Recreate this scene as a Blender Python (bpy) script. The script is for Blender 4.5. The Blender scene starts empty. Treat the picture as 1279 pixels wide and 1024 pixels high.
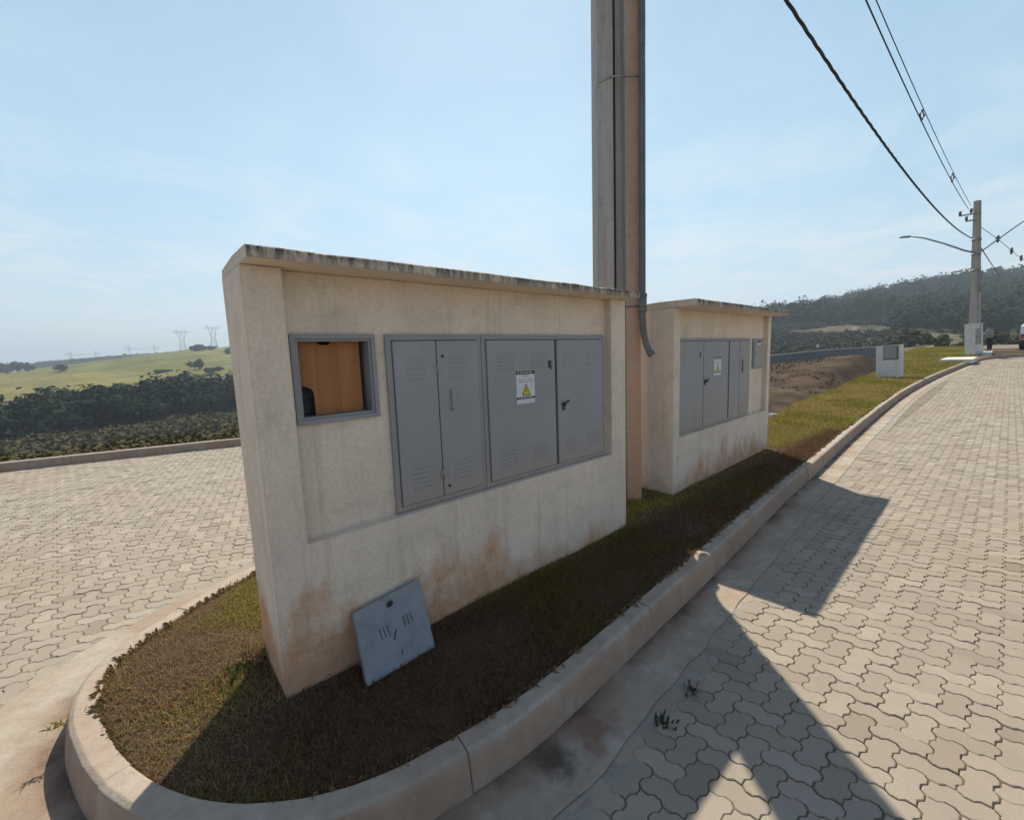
import bpy, bmesh, math, random
import numpy as np
from mathutils import Vector, Matrix

random.seed(7)
rng = np.random.default_rng(7)
R = math.radians
scene = bpy.context.scene
COL = scene.collection

# ------------------------------------------------------------------ camera
ROLL_SIGN = -1
CAM_H, PITCH, ROLL, FPX = 1.6, R(7.111), R(-2.1207), 546.37
cam_d = bpy.data.cameras.new('camera')
cam_d.sensor_fit = 'HORIZONTAL'
cam_d.sensor_width = 36.0
cam_d.lens = 36.0 * FPX / 1279.0
cam_d.clip_start, cam_d.clip_end = 0.05, 8000
cam = bpy.data.objects.new('camera', cam_d)
COL.objects.link(cam)
cam.matrix_world = (Matrix.Translation((0, 0, CAM_H)) @ Matrix.Rotation(R(90) - PITCH, 4, 'X')
                    @ Matrix.Rotation(-ROLL * ROLL_SIGN, 4, 'Z'))
scene.camera = cam

def ray(x, y):
    """direction from the viewpoint through a place in the photograph"""
    X, Y = x - 640, y - 512
    X, Y = X * math.cos(ROLL) + Y * math.sin(ROLL), -X * math.sin(ROLL) + Y * math.cos(ROLL)
    a, b = X / FPX, Y / FPX
    c, s = math.cos(PITCH), math.sin(PITCH)
    return np.array([a, c - b * s, -s - b * c])
def at(x, y, z=0.0):
    d = ray(x, y); t = (z - CAM_H) / d[2]
    return np.array([0, 0, CAM_H]) + d * t
def far(x, y, r):
    d = ray(x, y)
    return np.array([0, 0, CAM_H]) + d * (r / math.hypot(d[0], d[1]))

AZ = R(48.69)
U = np.array([math.sin(AZ), math.cos(AZ)]); N = np.array([math.cos(AZ), -math.sin(AZ)])
def un(u, n):
    return U * u + N * n
def un_z(u, n, z):
    p = un(u, n); return (float(p[0]), float(p[1]), z)

def smooth(a, b, x):
    t = np.clip((np.asarray(x, float) - a) / (b - a), 0, 1)
    return t * t * (3 - 2 * t)
def zroad(x, y):
    """the road climbs gently towards the second pole"""
    u = np.asarray(x) * U[0] + np.asarray(y) * U[1]
    t = np.clip(u - 15.0, 0, None)
    t = np.where(t < 4, t * t / 8.0, t - 2.0)
    return np.minimum(0.0315 * t, 0.86)
def on_road(x, y, dz=0.0):
    z = 0.0
    for _ in range(12):
        p = at(x, y, z + dz); z = 0.6 * z + 0.4 * float(zroad(p[0], p[1]))
    return np.array([p[0], p[1], z + dz])

# ------------------------------------------------------------------ materials
def new_mat(name):
    m = bpy.data.materials.new(name); m.use_nodes = True
    nt = m.node_tree; nt.nodes.clear()
    out = nt.nodes.new('ShaderNodeOutputMaterial'); b = nt.nodes.new('ShaderNodeBsdfPrincipled')
    nt.links.new(b.outputs[0], out.inputs[0])
    return m, nt, b
def nd(nt, kind, **kw):
    n = nt.nodes.new(kind)
    for k, v in kw.items():
        if k.startswith('i_'):
            key = k[2:].replace('_', ' ')
            n.inputs[key].default_value = v
        else:
            setattr(n, k, v)
    return n
def coords(nt, kind='Object', scale=(1, 1, 1)):
    tc = nd(nt, 'ShaderNodeTexCoord'); mp = nd(nt, 'ShaderNodeMapping')
    mp.inputs['Scale'].default_value = scale
    nt.links.new(tc.outputs[kind], mp.inputs['Vector'])
    return mp.outputs[0]
def noise(nt, vec, scale, detail=6, rough=0.6, dist=0.0):
    n = nd(nt, 'ShaderNodeTexNoise'); n.inputs['Scale'].default_value = scale
    n.inputs['Detail'].default_value = detail; n.inputs['Roughness'].default_value = rough
    n.inputs['Distortion'].default_value = dist
    nt.links.new(vec, n.inputs['Vector'])
    return n.outputs['Fac']
def ramp(nt, fac, stops):
    r = nd(nt, 'ShaderNodeValToRGB')
    el = r.color_ramp.elements
    while len(el) < len(stops): el.new(0.5)
    for e, (p, c) in zip(el, stops):
        e.position = p
        e.color = (*c, 1) if len(c) == 3 else c
    nt.links.new(fac, r.inputs[0])
    return r.outputs[0]
def mix(nt, fac, a, b, blend='MIX'):
    m = nd(nt, 'ShaderNodeMix', data_type='RGBA', blend_type=blend)
    for s, v in ((0, fac), (6, a), (7, b)):
        if hasattr(v, 'links') or isinstance(v, bpy.types.NodeSocket): nt.links.new(v, m.inputs[s])
        elif isinstance(v, (int, float)): m.inputs[s].default_value = v
        else: m.inputs[s].default_value = (*v, 1)
    return m.outputs[2]
def math_n(nt, op, a, b=None):
    m = nd(nt, 'ShaderNodeMath', operation=op)
    for s, v in ((0, a), (1, b)):
        if v is None: continue
        if isinstance(v, bpy.types.NodeSocket): nt.links.new(v, m.inputs[s])
        else: m.inputs[s].default_value = v
    return m.outputs[0]
def bump(nt, b, h, strength=0.3, dist=0.01, bevel=0.0):
    n = nd(nt, 'ShaderNodeBump'); n.inputs['Strength'].default_value = strength
    n.inputs['Distance'].default_value = dist
    if h is not None: nt.links.new(h, n.inputs['Height'])
    if bevel:
        bv = nd(nt, 'ShaderNodeBevel', samples=4); bv.inputs['Radius'].default_value = bevel
        nt.links.new(bv.outputs[0], n.inputs['Normal'])
    nt.links.new(n.outputs[0], b.inputs['Normal'])
def setp(nt, b, col=None, rough=0.8, metal=0.0, spec=0.3):
    if col is not None:
        if isinstance(col, bpy.types.NodeSocket): nt.links.new(col, b.inputs['Base Color'])
        else: b.inputs['Base Color'].default_value = (*col, 1)
    b.inputs['Roughness'].default_value = rough; b.inputs['Metallic'].default_value = metal
    b.inputs['Specular IOR Level'].default_value = spec
def simple(name, c1, c2=None, scale=20, rough=0.7, bstr=0.15, metal=0.0, spec=0.3, stretch=(1, 1, 1), bd=0.005):
    m, nt, b = new_mat(name)
    v = coords(nt, scale=stretch)
    f = noise(nt, v, scale)
    c2 = c2 or tuple(x * 0.8 for x in c1)
    setp(nt, b, ramp(nt, f, [(0.3, c2), (0.7, c1)]), rough, metal, spec)
    if bstr: bump(nt, b, f, bstr, bd)
    return m

def mat_plaster(name, base, dirt, stain_h=0.42, amount=1.0, patches=()):
    """rough painted render with a band of red soil splashed up from the ground"""
    m, nt, b = new_mat(name)
    v = coords(nt)
    n1 = noise(nt, v, 2.2, 5, 0.6); n2 = noise(nt, v, 55, 4, 0.65); n3 = noise(nt, v, 7, 6, 0.7)
    c = ramp(nt, n1, [(0.3, tuple(x * 0.86 for x in base)), (0.55, base), (0.75, tuple(min(x * 1.06, .9) for x in base))])
    c = mix(nt, ramp(nt, n3, [(0.52, (0, 0, 0)), (0.72, (0.35, 0.35, 0.35))]), c, (0.44, 0.35, 0.26))
    c = mix(nt, ramp(nt, n2, [(0.42, (0, 0, 0)), (0.5, (0.1, 0.1, 0.1)), (0.8, (0.3, 0.3, 0.3))]), c, (0.36, 0.31, 0.26))
    sep = nd(nt, 'ShaderNodeSeparateXYZ'); nt.links.new(v, sep.inputs[0])
    big = noise(nt, coords(nt, scale=(1.0, 1.0, .6)), 2.6, 7, 0.68)
    bv = ramp(nt, big, [(.36, (0,)*3), (.66, (1,)*3)])
    hgt = math_n(nt, 'MULTIPLY', bv, .55 * stain_h)
    for px_, pw_, ph_ in patches:      # where the splashing reached higher
        d_ = math_n(nt, 'DIVIDE', math_n(nt, 'SUBTRACT', sep.outputs[0], px_), pw_)
        e_ = math_n(nt, 'POWER', 2.718, math_n(nt, 'MULTIPLY', math_n(nt, 'MULTIPLY', d_, d_), -1.0))
        hgt = math_n(nt, 'ADD', hgt, math_n(nt, 'MULTIPLY', math_n(nt, 'MULTIPLY', e_, ph_), math_n(nt, 'ADD', math_n(nt, 'MULTIPLY', bv, .8), .5)))
    g = math_n(nt, 'DIVIDE', math_n(nt, 'ADD', math_n(nt, 'SUBTRACT', hgt, sep.outputs[2]), .03), .22)
    g = math_n(nt, 'MULTIPLY', math_n(nt, 'MULTIPLY', nd_clamp(nt, g), 0.85 * amount), ramp(nt, noise(nt, v, 16, 6, .7), [(.3, (.62,)*3), (.6, (1,)*3)]))
    c = mix(nt, g, c, mix(nt, n3, dirt, tuple(x * 1.35 for x in dirt)))
    drip = noise(nt, coords(nt, scale=(7, 7, 0.5)), 2.0, 6, 0.65)
    c = mix(nt, ramp(nt, drip, [(0.53, (0, 0, 0)), (0.78, (0.38,)*3)]), c, (0.33, 0.25, 0.18))
    setp(nt, b, c, 0.92, 0, 0.15)
    h = math_n(nt, 'ADD', noise(nt, v, 90, 4, 0.7), math_n(nt, 'MULTIPLY', noise(nt, v, 22, 5, 0.6, .5), 1.4))
    h = math_n(nt, 'ADD', h, math_n(nt, 'MULTIPLY', noise(nt, v, 5, 4, 0.5), 1.6))
    bump(nt, b, h, 0.75, 0.008, bevel=0.014)
    return m
def nd_clamp(nt, v):
    n = nd(nt, 'ShaderNodeClamp'); nt.links.new(v, n.inputs[0]); return n.outputs[0]

def mat_roof(name):
    m, nt, b = new_mat(name)
    v = coords(nt)
    st = noise(nt, coords(nt, scale=(13, 13, 3.2)), 2.0, 8, 0.75)
    big = noise(nt, v, 1.6, 4, 0.6)
    c = ramp(nt, big, [(0.35, (0.54, 0.45, 0.365)), (0.65, (0.70, 0.60, 0.49))])
    k = math_n(nt, 'MULTIPLY', ramp(nt, st, [(0.37, (0, 0, 0)), (0.55, (1, 1, 1))]), ramp(nt, big, [(0.25, (0.75,)*3), (0.6, (1,)*3)]))
    sep = nd(nt, 'ShaderNodeSeparateXYZ'); nt.links.new(v, sep.inputs[0])
    up = ramp(nt, math_n(nt, 'MULTIPLY', math_n(nt, 'SUBTRACT', sep.outputs[2], 1.862), 19.0), [(0.0, (0.45,)*3), (0.95, (1.0,)*3)])
    c = mix(nt, math_n(nt, 'MULTIPLY', k, up), c, (0.06, 0.05, 0.045))
    ge = nd(nt, 'ShaderNodeNewGeometry'); tn = nd(nt, 'ShaderNodeVectorTransform', vector_type='NORMAL', convert_from='WORLD', convert_to='OBJECT')
    nt.links.new(ge.outputs['True Normal'], tn.inputs[0]); sn = nd(nt, 'ShaderNodeSeparateXYZ'); nt.links.new(tn.outputs[0], sn.inputs[0])
    under = ramp(nt, math_n(nt, 'MULTIPLY', sn.outputs[2], -1.0), [(.4, (0,)*3), (.7, (.95,)*3)]); endf = ramp(nt, math_n(nt, 'ABSOLUTE', sn.outputs[0]), [(.5, (0,)*3), (.8, (.75,)*3)])
    c = mix(nt, math_n(nt, 'MAXIMUM', under, endf), c, ramp(nt, big, [(.3, (.70, .585, .475)), (.7, (.82, .69, .56))]))
    setp(nt, b, c, 0.95, 0, 0.1)
    bump(nt, b, math_n(nt, 'ADD', noise(nt, v, 60, 4), st), 0.5, 0.006, bevel=0.012)
    return m
def mat_metal(name, base, rough=0.42):
    m, nt, b = new_mat(name)
    v = coords(nt)
    n1 = noise(nt, v, 1.8, 4); n2 = noise(nt, v, 45, 4, 0.7); n3 = noise(nt, coords(nt, scale=(14, 14, 0.7)), 2, 4)
    c = ramp(nt, n1, [(0.3, tuple(x * 0.9 for x in base)), (0.7, tuple(x * 1.08 for x in base))])
    c = mix(nt, ramp(nt, n3, [(0.5, (0, 0, 0)), (0.8, (0.25,)*3)]), c, (0.26, 0.25, 0.24))
    c = mix(nt, ramp(nt, n2, [(0.6, (0, 0, 0)), (0.8, (0.3,)*3)]), c, tuple(x * 0.6 for x in base))
    sc = noise(nt, coords(nt, scale=(3, 3, 40)), 2.5, 3, .4, 1.5); sc2 = noise(nt, coords(nt, scale=(1, 1, 1)), 3.0, 2)
    c = mix(nt, math_n(nt, 'MULTIPLY', ramp(nt, sc, [(.66, (0,)*3), (.70, (.45,)*3), (.74, (0,)*3)]), ramp(nt, sc2, [(.5, (0,)*3), (.6, (1,)*3)])), c, (.42, .41, .40))
    sp = nd(nt, 'ShaderNodeSeparateXYZ'); nt.links.new(v, sp.inputs[0])
    du = math_n(nt, 'MULTIPLY', ramp(nt, math_n(nt, 'SUBTRACT', sp.outputs[2], math_n(nt, 'MULTIPLY', n3, .5)), [(.45, (.55,)*3), (.72, (0,)*3)]), ramp(nt, n2, [(.3, (.6,)*3), (.7, (1,)*3)]))
    c = mix(nt, du, c, (.36, .29, .225))
    rs = noise(nt, v, 9, 7, .75)
    c = mix(nt, ramp(nt, rs, [(.70, (0,)*3), (.76, (.8,)*3)]), c, (.17, .075, .035))
    nt.links.new(ramp(nt, n1, [(.3, (rough - .08,)*3), (.7, (rough + .14,)*3)]), b.inputs['Roughness'])
    setp(nt, b, c, rough, 0.0, 0.4)
    bump(nt, b, math_n(nt, 'ADD', noise(nt, v, 3.5, 3, .5), math_n(nt, 'MULTIPLY', n2, .05)), 0.22, 0.02, bevel=0.003)
    return m
def mat_concrete(name, c_hi, c_lo, red=0.0, redcol=(0.22, 0.11, 0.07), bevel=0.012, scale=1.0, side=0.0):
    m, nt, b = new_mat(name)
    v = coords(nt)
    n1 = noise(nt, v, 1.6 * scale, 6, 0.65); n2 = noise(nt, v, 14 * scale, 6, 0.7); n3 = noise(nt, v, 120 * scale, 3)
    c = ramp(nt, n1, [(0.3, c_lo), (0.7, c_hi)])
    c = mix(nt, ramp(nt, n2, [(0.45, (0, 0, 0)), (0.75, (0.55,)*3)]), c, tuple(x * 0.55 for x in c_lo))
    if red:
        n4 = noise(nt, v, 2.3 * scale, 6, 0.6, 0.3)
        c = mix(nt, math_n(nt, 'MULTIPLY', ramp(nt, n4, [(0.38, (0, 0, 0)), (0.62, (1,)*3)]), red), c, redcol)
    if name == 'gutter_concrete':      # wet red silt along the foot of the kerb
        ac = nd(nt, 'ShaderNodeAttribute', attribute_name='across'); n6 = noise(nt, v, 3.2, 7, .68, .4)
        t_ = math_n(nt, 'SUBTRACT', math_n(nt, 'MULTIPLY', n6, 1.15), math_n(nt, 'MULTIPLY', ac.outputs['Fac'], .95))
        c = mix(nt, ramp(nt, t_, [(.08, (0,)*3), (.44, (.75,)*3)]), c, (.20, .122, .082))
        c = mix(nt, ramp(nt, t_, [(.40, (0,)*3), (.62, (.9,)*3)]), c, (.085, .055, .042))
    if name == 'gutter_concrete':      # mud settled where the channel ends, and cross joints in the channel
        so_ = nd(nt, 'ShaderNodeSeparateXYZ'); nt.links.new(v, so_.inputs[0])
        for (mx, my, mr, mc) in ((.10, 1.55, .12, (.10, .066, .050)), (.30, 1.72, .16, (.23, .14, .095))):
            dx_ = math_n(nt, 'SUBTRACT', so_.outputs[0], mx); dy_ = math_n(nt, 'SUBTRACT', so_.outputs[1], my)
            dd_ = math_n(nt, 'DIVIDE', math_n(nt, 'SQRT', math_n(nt, 'ADD', math_n(nt, 'MULTIPLY', dx_, dx_), math_n(nt, 'MULTIPLY', dy_, dy_))), mr)
            c = mix(nt, ramp(nt, math_n(nt, 'ADD', dd_, math_n(nt, 'MULTIPLY', math_n(nt, 'SUBTRACT', n6, .5), 3.2)), [(.35, (.92,)*3), (.9, (0,)*3)]), c, mc)
    if side:        # soil splashed on the upright faces
        ge = nd(nt, 'ShaderNodeNewGeometry'); sp = nd(nt, 'ShaderNodeSeparateXYZ'); nt.links.new(ge.outputs['True Normal'], sp.inputs[0])
        k_ = ramp(nt, math_n(nt, 'ABSOLUTE', sp.outputs[2]), [(.35, (1,)*3), (.8, (0,)*3)])
        n5 = noise(nt, coords(nt, scale=(5, 5, 1)), 2.0, 6, .65)
        c = mix(nt, math_n(nt, 'MULTIPLY', math_n(nt, 'MULTIPLY', k_, ramp(nt, n5, [(.3, (.35,)*3), (.65, (1,)*3)])), side), c, tuple(x * 1.05 for x in redcol))
    setp(nt, b, c, 0.93, 0, 0.15)
    bump(nt, b, math_n(nt, 'ADD', n2, math_n(nt, 'MULTIPLY', n3, 0.5)), 0.6, 0.008, bevel=bevel)
    return m
def mat_attr(name, attr, rough=0.85, spec=0.15, nscale=0, namt=0.35, bstr=0.0, bdist=0.02, trans=0.0):
    """colour comes from a mesh attribute (each blade, leaf or patch has its own)"""
    m, nt, b = new_mat(name)
    a = nd(nt, 'ShaderNodeAttribute', attribute_name=attr)
    c = a.outputs['Color']
    if nscale:
        v = coords(nt)
        f = noise(nt, v, nscale, 8, 0.7)
        c = mix(nt, 1.0, c, ramp(nt, f, [(0.25, (1 - namt,)*3), (0.75, (1 + namt,)*3)]), 'MULTIPLY')
        if name == 'terrain_cover':
            f2 = noise(nt, v, .035, 7, .7); c = mix(nt, 1.0, c, ramp(nt, f2, [(.32, (.62, .60, .58)), (.68, (1.32, 1.3, 1.22))]), 'MULTIPLY')
        if bstr: bump(nt, b, f, bstr, bdist)
    setp(nt, b, c, rough, 0, spec)
    if trans:
        tr = nd(nt, 'ShaderNodeBsdfTranslucent'); nt.links.new(c, tr.inputs[0])
        ms = nd(nt, 'ShaderNodeMixShader'); ms.inputs[0].default_value = trans
        nt.links.new(b.outputs[0], ms.inputs[1]); nt.links.new(tr.outputs[0], ms.inputs[2])
        out = [n for n in nt.nodes if n.type == 'OUTPUT_MATERIAL'][0]
        nt.links.new(ms.outputs[0], out.inputs[0])
    return m

def mat_paver():
    m, nt, b = new_mat('paver_concrete')
    a = nd(nt, 'ShaderNodeAttribute', attribute_name='tint')
    v = coords(nt)
    big = noise(nt, v, 0.55, 5, 0.6); mid = noise(nt, v, 5, 6, 0.7); fine = noise(nt, v, 160, 3, 0.6)
    c = ramp(nt, a.outputs['Fac'], [(0.0, (0.235, 0.192, 0.148)), (0.35, (0.305, 0.262, 0.208)), (0.7, (0.345, 0.298, 0.238)), (1.0, (0.385, 0.332, 0.268))])
    c = mix(nt, ramp(nt, mid, [(0.42, (0, 0, 0)), (0.75, (0.45,)*3)]), c, (0.25, 0.215, 0.175))
    c = mix(nt, ramp(nt, big, [(0.5, (0, 0, 0)), (0.8, (0.6,)*3)]), c, (0.30, 0.225, 0.16))
    oil = noise(nt, v, 1.15, 5, 0.75, 0.8); oil2 = noise(nt, v, 0.22, 3, 0.5)
    c = mix(nt, math_n(nt, 'MULTIPLY', ramp(nt, oil, [(0.60, (0, 0, 0)), (0.72, (0.45,)*3)]), ramp(nt, oil2, [(.45, (0,)*3), (.6, (1,)*3)])), c, (0.13, 0.11, 0.09))
    pale = noise(nt, v, 0.8, 6, 0.7, 0.5)
    c = mix(nt, ramp(nt, pale, [(0.62, (0, 0, 0)), (0.76, (0.6,)*3)]), c, (0.56, 0.53, 0.47))
    c = mix(nt, ramp(nt, fine, [(0.5, (0, 0, 0)), (0.8, (0.35,)*3)]), c, (0.2, 0.175, 0.15))
    setp(nt, b, c, 0.88, 0, 0.25)
    bump(nt, b, math_n(nt, 'ADD', fine, mid), 0.35, 0.003)
    return m

M = {}
M['wall'] = mat_plaster('painted_render', (0.84, 0.705, 0.575), (0.48, 0.225, 0.10), 0.40, 1.0, [(.17, .30, .36), (1.0, .36, .26), (1.9, .5, .07)])
M['wall_b'] = mat_plaster('painted_render_far', (0.84, 0.705, 0.575), (0.47, 0.235, 0.115), 0.45, 1.0, [(.9, .6, .12), (2.0, .7, .26)])
M['wall_white'] = mat_plaster('white_render', (0.74, 0.72, 0.69), (0.42, 0.36, 0.3), 0.16, 0.5)
M['roof'] = mat_roof('weathered_slab')
M['door'] = mat_metal('grey_door_paint', (0.315, 0.31, 0.322))
M['frame'] = mat_metal('grey_frame_paint', (0.285, 0.28, 0.292))
M['dark'] = simple('dark_gap', (0.02, 0.02, 0.022), (0.012, 0.012, 0.014), rough=0.8, bstr=0)
M['lock'] = simple('lock_metal', (0.10, 0.10, 0.11), (0.05, 0.05, 0.055), 60, 0.45, 0.1, 0.6)
M['ply'] = simple('plywood', (0.45, 0.20, 0.078), (0.31, 0.13, 0.05), 2.2, 0.7, 0.1, stretch=(9, 9, 0.6))
M['meter'] = simple('meter_case', (0.08, 0.075, 0.07), (0.03, 0.03, 0.03), 30, 0.6)
M['paper'] = simple('sticker_white', (0.74, 0.74, 0.76), (0.6, 0.6, 0.63), 30, 0.5, 0)
M['ink'] = simple('sticker_black', (0.035, 0.035, 0.04), (0.02, 0.02, 0.02), 30, 0.5, 0)
M['greyink'] = simple('sticker_grey', (0.42, 0.42, 0.44), (0.35, 0.35, 0.36), 30, 0.5, 0)
M['yellow'] = simple('sticker_yellow', (0.72, 0.62, 0.03), (0.62, 0.52, 0.02), 30, 0.5, 0)
M['cover'] = mat_concrete('cover_slab', (0.30, 0.315, 0.335), (0.25, 0.265, 0.285), bevel=0.004)
M['kerb'] = mat_concrete('kerb_concrete', (0.47, 0.42, 0.35), (0.36, 0.31, 0.255), 0.45, (0.30, 0.19, 0.13), side=.7)
M['gutter'] = mat_concrete('gutter_concrete', (0.46, 0.42, 0.36), (0.36, 0.315, 0.245), 0.6, (0.30, 0.205, 0.135), bevel=0)
M['bed'] = mat_concrete('joint_sand', (0.29, 0.24, 0.185), (0.17, 0.138, 0.105), bevel=0)
M['mortar'] = mat_concrete('edge_mortar', (0.38, 0.345, 0.29), (0.28, 0.25, 0.21), bevel=0, scale=3)
M['paver'] = mat_paver()
M['pole'] = mat_concrete('pole_concrete', (0.42, 0.37, 0.33), (0.33, 0.285, 0.25), 0.35, (0.36, 0.22, 0.15), bevel=0.012)
M['pole_far'] = mat_concrete('pole_concrete_pale', (0.50, 0.46, 0.40), (0.40, 0.36, 0.32), bevel=0)
M['pipe'] = simple('grey_pipe', (0.17, 0.175, 0.18), (0.11, 0.11, 0.115), 6, 0.5, 0.05)
M['band'] = simple('steel_strap', (0.5, 0.49, 0.47), (0.35, 0.34, 0.33), 30, 0.4, 0.1, 0.7)
M['cable'] = simple('black_cable', (0.03, 0.034, 0.045), (0.02, 0.02, 0.026), 30, 0.6, 0)
M['insul'] = simple('insulator', (0.10, 0.09, 0.09), (0.06, 0.05, 0.05), 30, 0.4, 0)
M['galv'] = simple('galvanised_steel', (0.30, 0.32, 0.34), (0.22, 0.24, 0.26), 20, 0.5, 0.05, 0.3)
M['soil'] = mat_concrete('red_soil', (0.115, 0.072, 0.048), (0.06, 0.038, 0.027), bevel=0, scale=3)
M['blade'] = mat_attr('grass_blade', 'col', 0.75, 0.15, trans=0.3)
M['leaf'] = mat_attr('leaf_clump', 'col', 0.9, 0.04, trans=0.06)
M['bark'] = simple('bark', (0.16, 0.12, 0.09), (0.08, 0.06, 0.045), 8, 0.9, 0.4, stretch=(4, 4, 0.6))
M['terrain'] = mat_attr('terrain_cover', 'col', 0.95, 0.1, nscale=0.9, namt=0.45, bstr=0.5, bdist=0.06)
M['greywall'] = mat_concrete('grey_blockwork', (0.205, 0.21, 0.235), (0.15, 0.155, 0.18), bevel=0, scale=0.3)
M['slabwhite'] = simple('pale_slab', (0.72, 0.70, 0.65), (0.58, 0.56, 0.51), 4, 0.9)
M['vanpaint'] = simple('white_car_paint', (0.78, 0.79, 0.80), (0.72, 0.73, 0.74), 3, 0.3, 0, spec=0.6)
M['glass'] = simple('dark_glass', (0.02, 0.025, 0.03), (0.015, 0.018, 0.02), 3, 0.08, 0, spec=0.8)
M['rubber'] = simple('tyre_rubber', (0.02, 0.02, 0.02), (0.012,)*3, 30, 0.85, 0.1)
M['plastic'] = simple('bumper_plastic', (0.03, 0.03, 0.032), (0.02,)*3, 30, 0.6, 0.1)
M['redlamp'] = simple('tail_lamp', (0.40, 0.02, 0.02), (0.3, 0.01, 0.01), 20, 0.2, 0, spec=0.6)
M['skin'] = simple('skin', (0.32, 0.19, 0.13), (0.26, 0.15, 0.10), 20, 0.6, 0)
M['shirt'] = simple('pale_shirt', (0.34, 0.33, 0.38), (0.22, 0.21, 0.26), 12, 0.9, 0.2)
M['trousers'] = simple('dark_trousers', (0.025, 0.025, 0.035), (0.015, 0.015, 0.02), 12, 0.9, 0.2)
M['hair'] = simple('dark_hair', (0.02, 0.016, 0.014), (0.012, 0.01, 0.01), 60, 0.7, 0.3)

# ------------------------------------------------------------------ object helpers
def tag(o, label=None, cat=None, group=None, kind=None):
    if label: o['label'] = label
    if cat: o['category'] = cat
    if group: o['group'] = group
    if kind: o['kind'] = kind
    return o
def empty(name, loc, rotz=0.0, label=None, cat=None, group=None):
    o = bpy.data.objects.new(name, None); COL.objects.link(o)
    o.empty_display_size = 0.2; o.location = loc; o.rotation_euler = (0, 0, rotz)
    return tag(o, label, cat, group)
def link(name, me, mats, parent=None):
    o = bpy.data.objects.new(name, me); COL.objects.link(o)
    for m in (mats if isinstance(mats, (list, tuple)) else [mats]): me.materials.append(m)
    if parent: o.parent = parent
    return o
def obj(name, bm, mats, parent=None, smooth_sh=False):
    me = bpy.data.meshes.new(name); bm.normal_update(); bm.to_mesh(me); bm.free()
    if smooth_sh: me.polygons.foreach_set('use_smooth', [True] * len(me.polygons))
    return link(name, me, mats, parent)
def pyobj(name, verts, faces, mats, parent=None, kind=None):
    me = bpy.data.meshes.new(name); me.from_pydata(verts, [], faces); me.update()
    o = link(name, me, mats, parent)
    if kind: o['kind'] = kind
    return o
def box(bm, x0, x1, y0, y1, z0, z1, mi=0, bev=0.0):
    r = bmesh.ops.create_cube(bm, size=1.0)
    vs = r['verts']
    for v in vs:
        v.co = Vector((x0 + (v.co.x + .5) * (x1 - x0), y0 + (v.co.y + .5) * (y1 - y0), z0 + (v.co.z + .5) * (z1 - z0)))
    fs = {f for v in vs for f in v.link_faces}
    for f in fs: f.material_index = mi
    if bev:
        es = list({e for v in vs for e in v.link_edges})
        bmesh.ops.bevel(bm, geom=es, offset=bev, segments=2, affect='EDGES', profile=0.5)
def tube(bm, pts, rad, seg=10, cap=True, mi=0):
    """a round bar along a list of points; rad may be one number or one per point"""
    pts = [Vector(p) for p in pts]
    rads = rad if isinstance(rad, (list, tuple)) else [rad] * len(pts)
    rings = []; up = None
    for i, p in enumerate(pts):
        d = (pts[min(i + 1, len(pts) - 1)] - pts[max(i - 1, 0)]).normalized()
        if up is None:
            up = Vector((0, 0, 1)) if abs(d.z) < 0.9 else Vector((1, 0, 0))
        a = d.cross(up).normalized(); b = d.cross(a).normalized(); up = -b if b.dot(up) < 0 else b
        ring = [bm.verts.new(p + (a * math.cos(t) + b * math.sin(t)) * rads[i]) for t in [2 * math.pi * k / seg for k in range(seg)]]
        rings.append(ring)
    for r0, r1 in zip(rings, rings[1:]):
        for k in range(seg):
            f = bm.faces.new((r0[k], r0[(k + 1) % seg], r1[(k + 1) % seg], r1[k])); f.material_index = mi; f.smooth = True
    if cap:
        for r in (rings[0], rings[-1]):
            f = bm.faces.new(r); f.material_index = mi
    bmesh.ops.recalc_face_normals(bm, faces=bm.faces)
def prism(bm, poly, y0, y1, mi=0):
    """a polygon given in x,z pushed from y0 to y1"""
    a = [bm.verts.new((x, y0, z)) for x, z in poly]; b = [bm.verts.new((x, y1, z)) for x, z in poly]
    fs = [bm.faces.new(a), bm.faces.new(b[::-1])]
    for i in range(len(poly)):
        j = (i + 1) % len(poly); fs.append(bm.faces.new((a[i], b[i], b[j], a[j])))
    for f in fs: f.material_index = mi
    bmesh.ops.recalc_face_normals(bm, faces=fs)
def catmull(pts, step=0.1):
    P = [np.array(p, float) for p in pts]
    P = [2 * P[0] - P[1]] + P + [2 * P[-1] - P[-2]]
    out = []
    for i in range(1, len(P) - 2):
        k = max(2, int(np.linalg.norm(P[i + 1] - P[i]) / step))
        for j in range(k):
            t = j / k
            out.append(0.5 * (2 * P[i] + (P[i + 1] - P[i - 1]) * t + (2 * P[i - 1] - 5 * P[i] + 4 * P[i + 1] - P[i + 2]) * t * t
                              + (3 * P[i] - P[i - 1] - 3 * P[i + 1] + P[i + 2]) * t ** 3))
    out.append(P[-2])
    return np.array(out)
def resample(path, step):
    d = np.r_[0, np.cumsum(np.linalg.norm(np.diff(path, axis=0), axis=1))]
    n = max(2, int(round(d[-1] / step)) + 1)
    t = np.linspace(0, d[-1], n)
    return np.stack([np.interp(t, d, path[:, k]) for k in range(path.shape[1])], 1)
def inside(poly, x, y):
    x = np.asarray(x); y = np.asarray(y); r = np.zeros(x.shape, bool)
    px, py = poly[:, 0], poly[:, 1]
    j = len(poly) - 1
    for i in range(len(poly)):
        c = ((py[i] > y) != (py[j] > y)) & (x < (px[j] - px[i]) * (y - py[i]) / (py[j] - py[i] + 1e-12) + px[i])
        r ^= c; j = i
    return r
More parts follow.
